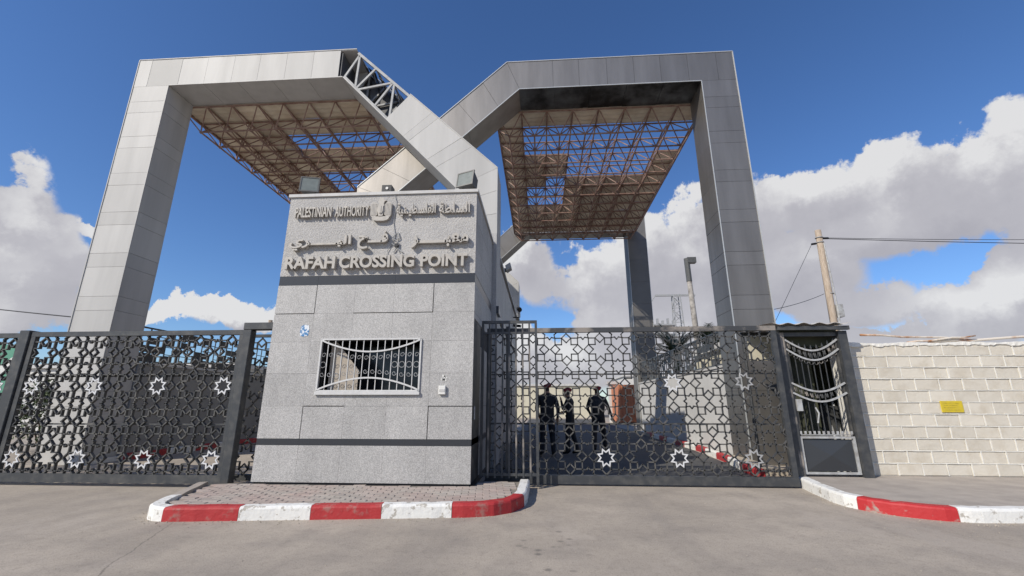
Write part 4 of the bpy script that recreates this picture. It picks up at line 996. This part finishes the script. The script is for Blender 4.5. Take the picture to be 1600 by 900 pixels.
# ------------------------------------------------------------------ people
def person(label, loc, rotz, J, vest=False, sc=1.0):
    """J: joints in metres, body frame: x right of the person, y forward, z up"""
    root = thing('person', label, 'person', loc, 'uniformed people standing in the lane')
    order = []; idx = {}; edges = []; rad = []
    def V(n, p, r): idx[n] = len(order); order.append(Vector(p)*sc); k = sc * (1.0 if n in ('neck','jaw','skull','crown','nose') or 'f' in n[1:2] or n[1:] in ('pa','ta','tb','wr') else 1.18); rad.append((r[0]*k, r[1]*k) if isinstance(r, tuple) else (r*k, r*k))
    def E(a, b): edges.append((idx[a], idx[b]))
    V('pelvis', J.get('pelvis', (0,0,.96)), (.15,.105)); V('waist', J.get('waist', (0,.0,1.10)), (.145,.10)); V('chest', J.get('chest', (0,.0,1.30)), (.175,.115)); V('yoke', J.get('yoke', (0,-.005,1.44)), (.12,.085))
    V('neck', J['neck'], .055); V('jaw', J['jaw'], (.062,.075)); V('skull', J['skull'], (.078,.095)); V('crown', J['crown'], (.06,.075))
    for a, b in (('pelvis','waist'),('waist','chest'),('chest','yoke'),('yoke','neck'),('neck','jaw'),('jaw','skull'),('skull','crown')): E(a, b)
    V('nose', J['nose'], .014); E('jaw', 'nose')
    for s in ('l', 'r'):
        g = J[s]
        V(s+'sh', g[0], .068); V(s+'ua', (Vector(g[0])+Vector(g[1]))/2, .058); V(s+'el', g[1], .046); V(s+'fa', (Vector(g[1])+Vector(g[2]))/2, .042); V(s+'wr', g[2], .030)
        E('yoke', s+'sh'); E(s+'sh', s+'ua'); E(s+'ua', s+'el'); E(s+'el', s+'fa'); E(s+'fa', s+'wr')
        d = (Vector(g[2]) - Vector(g[1])).normalized(); side = d.cross(Vector((0,1,.2))).normalized(); V(s+'pa', Vector(g[2]) + d*.06, (.036,.02)); E(s+'wr', s+'pa')
        for k, off in enumerate((-.03, -.01, .01, .03)):
            ln = (.055, .068, .064, .05)[k]; curl = Vector((0, .018, 0))
            V(f'{s}f{k}a', Vector(g[2]) + d*.10 + side*off, .0105); V(f'{s}f{k}b', Vector(g[2]) + d*(.10 + ln) + side*off*1.1 + curl, .0085); E(s+'pa', f'{s}f{k}a'); E(f'{s}f{k}a', f'{s}f{k}b')
        V(s+'ta', Vector(g[2]) + d*.045 - side*.042, .012); V(s+'tb', Vector(g[2]) + d*.085 - side*.058, .009); E(s+'wr', s+'ta'); E(s+'ta', s+'tb')
        hp, kn, an, to = g[3:7]
        V(s+'hip', hp, .10); V(s+'th', (Vector(hp)*.55 + Vector(kn)*.45), .085); V(s+'kn', kn, .064); V(s+'ca', Vector(kn)*.62 + Vector(an)*.38, .062); V(s+'an', an, .05); V(s+'he', Vector(an) + Vector((0,-.02,-.045)), .045); V(s+'to', to, (.045,.03))
        E('pelvis', s+'hip'); E(s+'hip', s+'th'); E(s+'th', s+'kn'); E(s+'kn', s+'ca'); E(s+'ca', s+'an'); E(s+'an', s+'he'); E(s+'an', s+'to')
    me = bpy.data.meshes.new('body'); me.from_pydata(order, edges, []); o = bpy.data.objects.new('body', me); COL.objects.link(o)
    md = o.modifiers.new('skin', 'SKIN'); md.use_smooth_shade = True
    for i, r_ in enumerate(rad): me.skin_vertices[0].data[i].radius = r_
    me.skin_vertices[0].data[0].use_root = True
    ss = o.modifiers.new('sub', 'SUBSURF'); ss.levels = 1; ss.render_levels = 1
    bpy.context.view_layer.update()
    nm = bpy.data.meshes.new_from_object(o.evaluated_get(bpy.context.evaluated_depsgraph_get())); bpy.data.objects.remove(o)
    nm.materials.clear()
    for k in ('uniform', 'skin', 'boot', 'hair'): nm.materials.append(M[k])
    hands = [Vector(J[s][2])*sc for s in 'lr']; nk = J['neck'][2]*sc + .02; sk = Vector(J['skull'])*sc; fwd = (Vector(J['nose']) - Vector(J['jaw'])).normalized()
    for p_ in nm.polygons:
        c = p_.center; p_.use_smooth = True
        if c.z > nk and (Vector((c.x, c.y, 0)) - Vector((sk.x, sk.y, 0))).length < .2: p_.material_index = 3 if ((c - sk).dot(fwd) < -.01 and c.z > sk.z - .07) or c.z > sk.z + .05 else 1
        elif any((c - h).length < .17*sc and (c - h).dot((h - Vector(J[s][1])*sc)) > 0 for h, s in zip(hands, 'lr')): p_.material_index = 1
        elif c.z < .17: p_.material_index = 2
    Rz = Matrix.Rotation(rotz, 4, 'Z')
    body = link('body', nm); body.parent = root; body.rotation_euler = (0,0,rotz)
    def part(mb, n_, m_):
        q = mb.build(n_, m_); q.parent = root; q.rotation_euler = (0,0,rotz)
        for f_ in q.data.polygons: f_.use_smooth = True
        return q
    # beret: a flattened disc pulled to one side
    b = MB(); c = Vector(J['crown'])*sc + Vector((0,0,-.03)); rings = ((.098,-.025),(.108,.0),(.118,.03),(.10,.062),(.055,.078),(.0,.08)); k = 14; vs = []
    for r_, z in rings: vs += [(c.x + r_*math.cos(2*math.pi*i/k) + .02*(z > .01), c.y + r_*1.12*math.sin(2*math.pi*i/k), c.z + z + .018*math.cos(2*math.pi*i/k)*(z > .01)) for i in range(k)]
    fs = [(a*k+i, a*k+(i+1) % k, (a+1)*k+(i+1) % k, (a+1)*k+i) for a in range(len(rings)-1) for i in range(k)]
    b.add(vs, fs); part(b, 'beret', 'beret')
    ch = Vector(J.get('chest', (0,0,1.3)))*sc
    if vest:
        v = MB(); k = 16; prof = ((.175,.135,-.27),(.20,.15,-.22),(.212,.16,-.05),(.20,.155,.08),(.15,.125,.155)); vs = []
        for a, bb, z in prof: vs += [(ch.x + a*math.copysign(abs(math.cos(2*math.pi*i/k))**.7, math.cos(2*math.pi*i/k)), ch.y + bb*math.copysign(abs(math.sin(2*math.pi*i/k))**.7, math.sin(2*math.pi*i/k)), ch.z + z) for i in range(k)]
        fs = [(a*k+i, a*k+(i+1) % k, (a+1)*k+(i+1) % k, (a+1)*k+i) for a in range(len(prof)-1) for i in range(k)]
        part(v.add(vs, fs), 'vest', 'uniform_vest')
        for s in (-1, 1):
            pp = MB().box(ch.x + s*.07 - .05, ch.x + s*.07 + .05, ch.y - .185, ch.y - .14, ch.z - .2, ch.z - .06); part(pp, 'pouch', 'uniform_vest')
    bt = MB(); k = 14; pz = J.get('pelvis', (0,0,.96))[2]*sc + .05; px, py = J.get('pelvis', (0,0,.96))[0]*sc, J.get('pelvis', (0,0,.96))[1]*sc
    vs = [(px + .172*math.cos(2*math.pi*i/k), py + .128*math.sin(2*math.pi*i/k), pz + z) for z in (-.025, .025) for i in range(k)]
    part(bt.add(vs, [(i, (i+1) % k, k+(i+1) % k, k+i) for i in range(k)]), 'belt', 'boot')
    return root
def legs(lx, kn=(0,.02,.50), an=(0,-.02,.09), dy=0., spread=.0):
    s = -1 if lx < 0 else 1
    return [(lx, 0, .92), (lx*1.1 + spread*s*.5, .03 + dy*.5, .50), (lx*1.15 + spread*s, -.02 + dy, .09), (lx*1.3 + spread*s, .16 + dy, .035)]
J1 = dict(neck=(0,.0,1.53), jaw=(0,.03,1.60), skull=(0,.015,1.68), crown=(0,0,1.745), nose=(0,.125,1.645),
          l=[(-.20,0,1.44),(-.27,-.03,1.16),(-.20,.14,1.0)] + legs(-.10, spread=.03), r=[(.20,0,1.44),(.28,-.04,1.16),(.27,.04,.93)] + legs(.10, spread=.03))
J2 = dict(neck=(0,.03,1.51), jaw=(0,.07,1.57), skull=(0,.065,1.65), crown=(0,.05,1.72), nose=(0,.175,1.60), chest=(0,.01,1.29), yoke=(0,.015,1.42),
          l=[(-.19,.0,1.42),(-.20,.14,1.17),(-.07,.22,1.42)] + legs(-.09, dy=.06), r=[(.19,0,1.42),(.22,.02,1.15),(.05,.20,1.10)] + legs(.09, dy=-.16))
J3 = dict(neck=(0,.01,1.53), jaw=(0,.035,1.60), skull=(0,.025,1.68), crown=(0,.01,1.745), nose=(0,.135,1.645),
          l=[(-.20,0,1.44),(-.30,-.03,1.18),(-.22,.13,1.02)] + legs(-.10, dy=-.12, spread=.02), r=[(.20,0,1.44),(.31,.0,1.17),(.40,.06,.93)] + legs(.10, dy=.2, spread=.05))
person('broad uniformed person in red beret nearest the barred gate, back turned', (.16, 12.05, 0), R(4), J1, sc=1.04)
person('uniformed person in red beret seen from the side with a hand raised to the face', (.80, 12.7, 0), R(75), J2, sc=1.0)
person('uniformed person in red beret and vest walking away, beside the orange container', (1.68, 13.5, 0), R(-8), J3, vest=True, sc=1.02)

# ------------------------------------------------------------------ poles, wires, palms
up_ = thing('utility_pole', 'weathered pale utility pole with clinging cables rising behind the kiosk roof', 'pole', (9.19, 14, 0))
MB().tube([(9.12, 14, 0), (9.24, 14, 6.88)], .125, 12, r2=.09).build('shaft', 'wood_pole', up_, smooth=True)
for s, rr_ in ((.12, .018), (.16, .014)):
    MB().tube([(9.24 + .02*math.sin(k*1.1 + s*30) + .05, 13.88, 6.4 - k*.5) for k in range(9)], rr_, 5).build('cable', 'grey_iron', up_)
MB().box(9.30, 9.46, 13.85, 14.05, 3.95, 4.35).build('meter_box', 'grey_iron', up_)
for z in (6.62, 6.45, 4.72): MB().tube([(9.235 + .105*math.cos(a*.524), 14 + .105*math.sin(a*.524), z) for a in range(12)], .016, 5, closed=True).build('clamp', 'grey_iron', up_)
MB().tube([(9.3, 14, 6.60), (9.52, 14, 6.60)], .035, 6).build('insulator', 'plastic_black', up_); MB().tube([(9.1, 14, 6.42), (8.96, 14, 6.40)], .035, 6).build('insulator', 'plastic_black', up_)
def wire(label, p, q, sag, r_, nm='overhead_wire', group='overhead wires'):
    pts = [Vector(p).lerp(Vector(q), k/20) - Vector((0,0,sag*4*(k/20)*(1-k/20))) for k in range(21)]
    tag(MB().tube(pts, r_, 5).build(nm, 'cable'), label, 'wire', group)
wire('upper overhead wire running right from the utility pole', (9.5, 14, 6.61), (30, 14.4, 6.66), .22, .009)
wire('lower thicker overhead wire running right from the utility pole', (9.5, 14, 6.58), (30, 14.2, 5.95), .12, .012)
wire('thin stay wire slanting left and down from the top of the utility pole', (8.97, 14, 6.41), (5.70, 11.2, 2.95), .0, .006)
wire('sagging cable leaving the utility pole halfway up towards the grey column', (9.06, 14, 4.72), (5.72, 11.2, 3.62), .06, .008)
wire('thin wire crossing low in the sky at the left edge', (-33.45, 17.0, 6.74), (-11.54, 10.2, 3.45), .12, .016)
lp_ = thing('lamp_post', 'leaning patched lamp post with a hooded head between the grey columns', 'lamp post', (10.7, 30, 0))
MB().tube([(10.75, 30, 0), (10.5, 30, 11.1)], .22, 10, r2=.16).build('shaft', 'concrete_pole', lp_, smooth=True)
MB().tube([(10.53, 30, 9.6), (10.50, 30, 11.3)], .19, 10).build('sleeve', 'flood_body', lp_)
MB().box(10.5, 11.1, 29.8, 30.2, 10.95, 11.35).build('lamp_head', 'flood_body', lp_)
py = thing('lattice_mast', 'distant steel lattice mast with crossarm seen beside the lamp post', 'mast', (19, 60, 0))
m = MB(); hh = 15.9
for sx, sy in ((-1,-1),(1,-1),(1,1),(-1,1)): m.bar((19 + sx*.8, 60 + sy*.8, 0), (19 + sx*.45, 60 + sy*.45, hh), .12, .12)
for k in range(16):
    z = k*1.0; w0 = .8 - .35*z/hh; w1 = .8 - .35*(z+1)/hh; s = 1 if k % 2 else -1
    m.bar((19 - s*w0, 60 - w0, z), (19 + s*w1, 60 - w1, z+1), .08, .08); m.bar((19 + s*w0, 60 + w0, z), (19 - s*w1, 60 + w1, z+1), .08, .08); m.bar((19 - w0, 60 - s*w0, z), (19 - w1, 60 + s*w1, z+1), .08, .08, (1,0,0)); m.bar((19 - w0, 60 - w0, z), (19 + w0, 60 - w0, z), .08, .08)
m.build('tower', 'galv', py)
m = MB(); m.bar((16.2, 60, 15.9), (21.6, 60, 15.9), .25, .25); m.bar((16.2, 60, 15.9), (15.6, 60, 15.0), .12, .12); m.bar((21.6, 60, 15.9), (21.0, 60, 14.9), .12, .12); m.build('crossarm', 'galv', py)
m = MB(); m.box(15.3, 18.3, 59.4, 60.6, 11.6, 11.8); 
for k in range(5): m.box(15.3 + k*.7, 15.55 + k*.7, 59.6, 60.0, 11.8, 12.3 + .3*(k % 2))
m.build('platform', 'galv', py)
def palm(label, x, y, h, seed, nf=34, fl=2.1):
    r = thing('palm_tree', label, 'tree', (x, y, 0), 'palms behind the lane wall'); rr = random.Random(seed)
    MB().tube([(x + .1*math.sin(k), y, h*k/8) for k in range(9)], .22, 9, r2=.17).build('trunk', 'bark', r)
    m = MB()
    for k in range(nf):
        a = rr.uniform(0, 6.283); el = rr.uniform(-.25, 1.35); L_ = fl * rr.uniform(.8, 1.1); prev = None
        d = Vector((math.cos(a)*math.cos(el), math.sin(a)*math.cos(el), math.sin(el))); p = Vector((x, y, h)); v = d.copy(); n_ = 12
        for i in range(n_):
            q = p + v * (L_/n_); v = (v + Vector((0,0,-.085))).normalized(); sd = v.cross(Vector((0,0,1))); sd = sd.normalized() if sd.length > .01 else Vector((1,0,0))
            m.bar(p, q, .03, .02, sd)
            w_ = .46 * math.sin(math.pi * (i+1.2)/(n_+2)) ** .7
            for s in (-1, 1):
                for e in (0, .5):
                    b0 = p.lerp(q, e); t_ = b0 + sd*s*w_ + v*w_*.75 - Vector((0,0,.08*w_)); wd = v*.035
                    m.add([b0 - wd, b0 + wd, t_], [(0,1,2)])
            p = q
    m.build('crown', 'palm_leaf', r)
palm('dark palm whose fronds just top the openwork screen, left of the other palm', 8.0, 26.5, 4.1, 2)
palm('dark palm whose fronds just top the openwork screen, nearer the grey column', 9.6, 25.0, 4.0, 5)

# ------------------------------------------------------------------ far end of the lane
def far_block(name, label, x0, x1, y0, y1, h, m_, wins=(), cat='building', roof=True):
    r = thing(name, label, cat, ((x0+x1)/2, (y0+y1)/2, 0))
    MB().box(x0, x1, y0, y1, 0, h).build('wall', m_, r)
    if roof: MB().box(x0 - .15, x1 + .15, y0 - .15, y1 + .15, h, h + .2).build('roof_slab', 'coping', r)
    for a, b, c, d in wins:
        wn = MB().box(a, b, y0 - .03, y0 - .005, c, d).build('window', 'far_white', r); MB().box(a + .08, b - .08, y0 - .045, y0 - .032, c + .08, d - .08).build('pane', 'window_dark', wn)
    return r
far_block('low_building', 'low cream building across the far end of the lane', -9, 5.6, 44, 52, 3.0, 'cream_paint')
far_block('white_building', 'white block beyond the lane right of the orange container', 8.6, 16.5, 46, 54, 4.0, 'far_white', [(9.5, 10.6, 1.6, 2.8), (12, 13.1, 1.6, 2.8)])
far_block('gate_pillar', 'white square pillar at the far end of the lane left of the orange container', 5.0, 5.6, 33, 33.6, 2.7, 'far_white', cat='pillar')
oc = thing('cargo_container', 'orange corrugated cargo container standing at the end of the lane', 'container', (6.6, 31, 0))
MB().box(5.15, 7.85, 30.06, 34.5, .15, 2.55).build('body', 'orange_paint', oc)
for k in range(14): MB().box(5.2 + k*.19, 5.29 + k*.19, 30.02, 30.05, .3, 2.4).build('rib', 'orange_paint', oc)
for x in (5.15, 7.75):
    MB().box(x, x + .10, 30.0, 30.055, .12, 2.58).build('corner_post', 'orange_paint', oc)
bd = thing('blue_barrel', 'blue plastic barrel in front of the orange container', 'barrel', (6.5, 29, 0))
pr_ = ((.26,0),(.30,.05),(.31,.28),(.33,.31),(.31,.34),(.31,.60),(.33,.63),(.31,.66),(.30,.88),(.25,.93)); k = 14
b = MB(); vs = [(6.5 + r_*math.cos(2*math.pi*i/k), 29 + r_*math.sin(2*math.pi*i/k), z) for r_, z in pr_ for i in range(k)]
b.add(vs, [(a*k+i, a*k+(i+1) % k, (a+1)*k+(i+1) % k, (a+1)*k+i) for a in range(len(pr_)-1) for i in range(k)]).build('drum', 'blue_plastic', bd)
b = MB(); b.add([(6.5 + .25*math.cos(2*math.pi*i/k), 29 + .25*math.sin(2*math.pi*i/k), .92) for i in range(k)], [tuple(range(k))]).build('lid', 'blue_plastic', bd)
far_block('side_building', 'cream building corner behind the kiosk at the right of the lane', 5.9, 8.2, 13.2, 17, 3.05, 'cream_paint', [(6.4, 7.2, 1.5, 2.4)])
far_block('side_building', 'low building beyond the left lattice panels', -26, -14.5, 20, 28, 3.0, 'far_white', [(-24 + k*2.4, -22.8 + k*2.4, 1.2, 2.3) for k in range(4)])
gs = thing('green_sign', 'green and white board leaning behind the far left lattice panel', 'sign', (-12.2, 9.6, 0))
MB().box(-13.0, -11.9, 9.5, 9.53, 1.4, 2.7).build('board', 'green_sign', gs)
m = MB(); m.bar((-12.9, 9.49, 1.9), (-12.0, 9.49, 2.55), .2, .01); m.build('stripe', 'plastic_white', gs)
for x in (-12.8, -12.1): MB().tube([(x, 9.56, 0), (x, 9.56, 2.6)], .03, 6).build('post', 'grey_iron', gs)
def bush(label, x, y, w_, h_, seed):
    r = thing('bush', label, 'bush', (x, y, 0), 'bushes behind the left gate'); rr = random.Random(seed); m = MB()
    for k in range(2200):
        a = rr.uniform(0, 6.283); e = rr.uniform(-.3, 1.5); q = rr.uniform(.55, 1.0)
        p = Vector((x + w_*q*math.cos(a)*math.cos(e), y + w_*q*math.sin(a)*math.cos(e), h_*.35 + h_*.65*q*math.sin(e)))
        u = Vector((rr.gauss(0,1), rr.gauss(0,1), rr.gauss(0,1))).normalized()*.055; v = u.cross(Vector((rr.gauss(0,1), rr.gauss(0,1), rr.gauss(0,1)))).normalized()*.03
        m.add([p-u, p+v, p+u, p-v], [(0,1,2,3)])
    m.build('foliage', 'leaf', r)
    s = MB()
    for k in range(5): a = k*1.26; s.tube([(x, y, 0), (x + .5*w_*math.cos(a), y + .5*w_*math.sin(a), h_*.7)], .03, 5, r2=.01)
    s.build('stem', 'bark', r)
bush('leafy bush behind the left lattice gate, nearer the pale column', -12.6, 11.6, .75, 1.7, 1)
bush('taller leafy bush behind the lattice panel at the left edge', -14.6, 12.5, 1.1, 2.1, 2)

# ------------------------------------------------------------------ grit and pebbles swept along the kerbs and over the road
gt = MB(); rr = random.Random(77)
def pebble(x, y, r_, z=0.):
    q = [Vector((rr.uniform(.6,1)*r_*math.cos(a), rr.uniform(.6,1)*r_*math.sin(a), rr.uniform(.1,.4)*r_)) for a in (0, 1.6, 3.1, 4.7)]
    gt.add([(x+p.x, y+p.y, z+p.z) for p in q] + [(x, y, z + r_*rr.uniform(.5,.9)), (x, y, z - .003)], [(0,1,4),(1,2,4),(2,3,4),(3,0,4),(1,0,5),(2,1,5),(3,2,5),(0,3,5)])
for path in (isl_path, sw_path[1:9]):
    for a, b in zip(path, path[1:]):
        L_ = math.dist(a, b); nx, ny = (b[1]-a[1])/L_, -(b[0]-a[0])/L_
        for _ in range(int(L_ * 85)):
            t_ = rr.random(); d_ = abs(rr.gauss(0, .09)) + .006
            pebble(a[0] + (b[0]-a[0])*t_ + nx*d_, a[1] + (b[1]-a[1])*t_ + ny*d_, rr.choice((.004, .005, .006, .009, .013)))
for _ in range(900): pebble(rr.uniform(-7, 8), rr.uniform(2.6, 7.4), rr.choice((.004, .005, .006, .009)))
o = gt.build('grit', 'sand'); o['kind'] = 'stuff'; o['label'] = 'grit and small pebbles scattered over the road and along the kerbs'; o['category'] = 'grit'
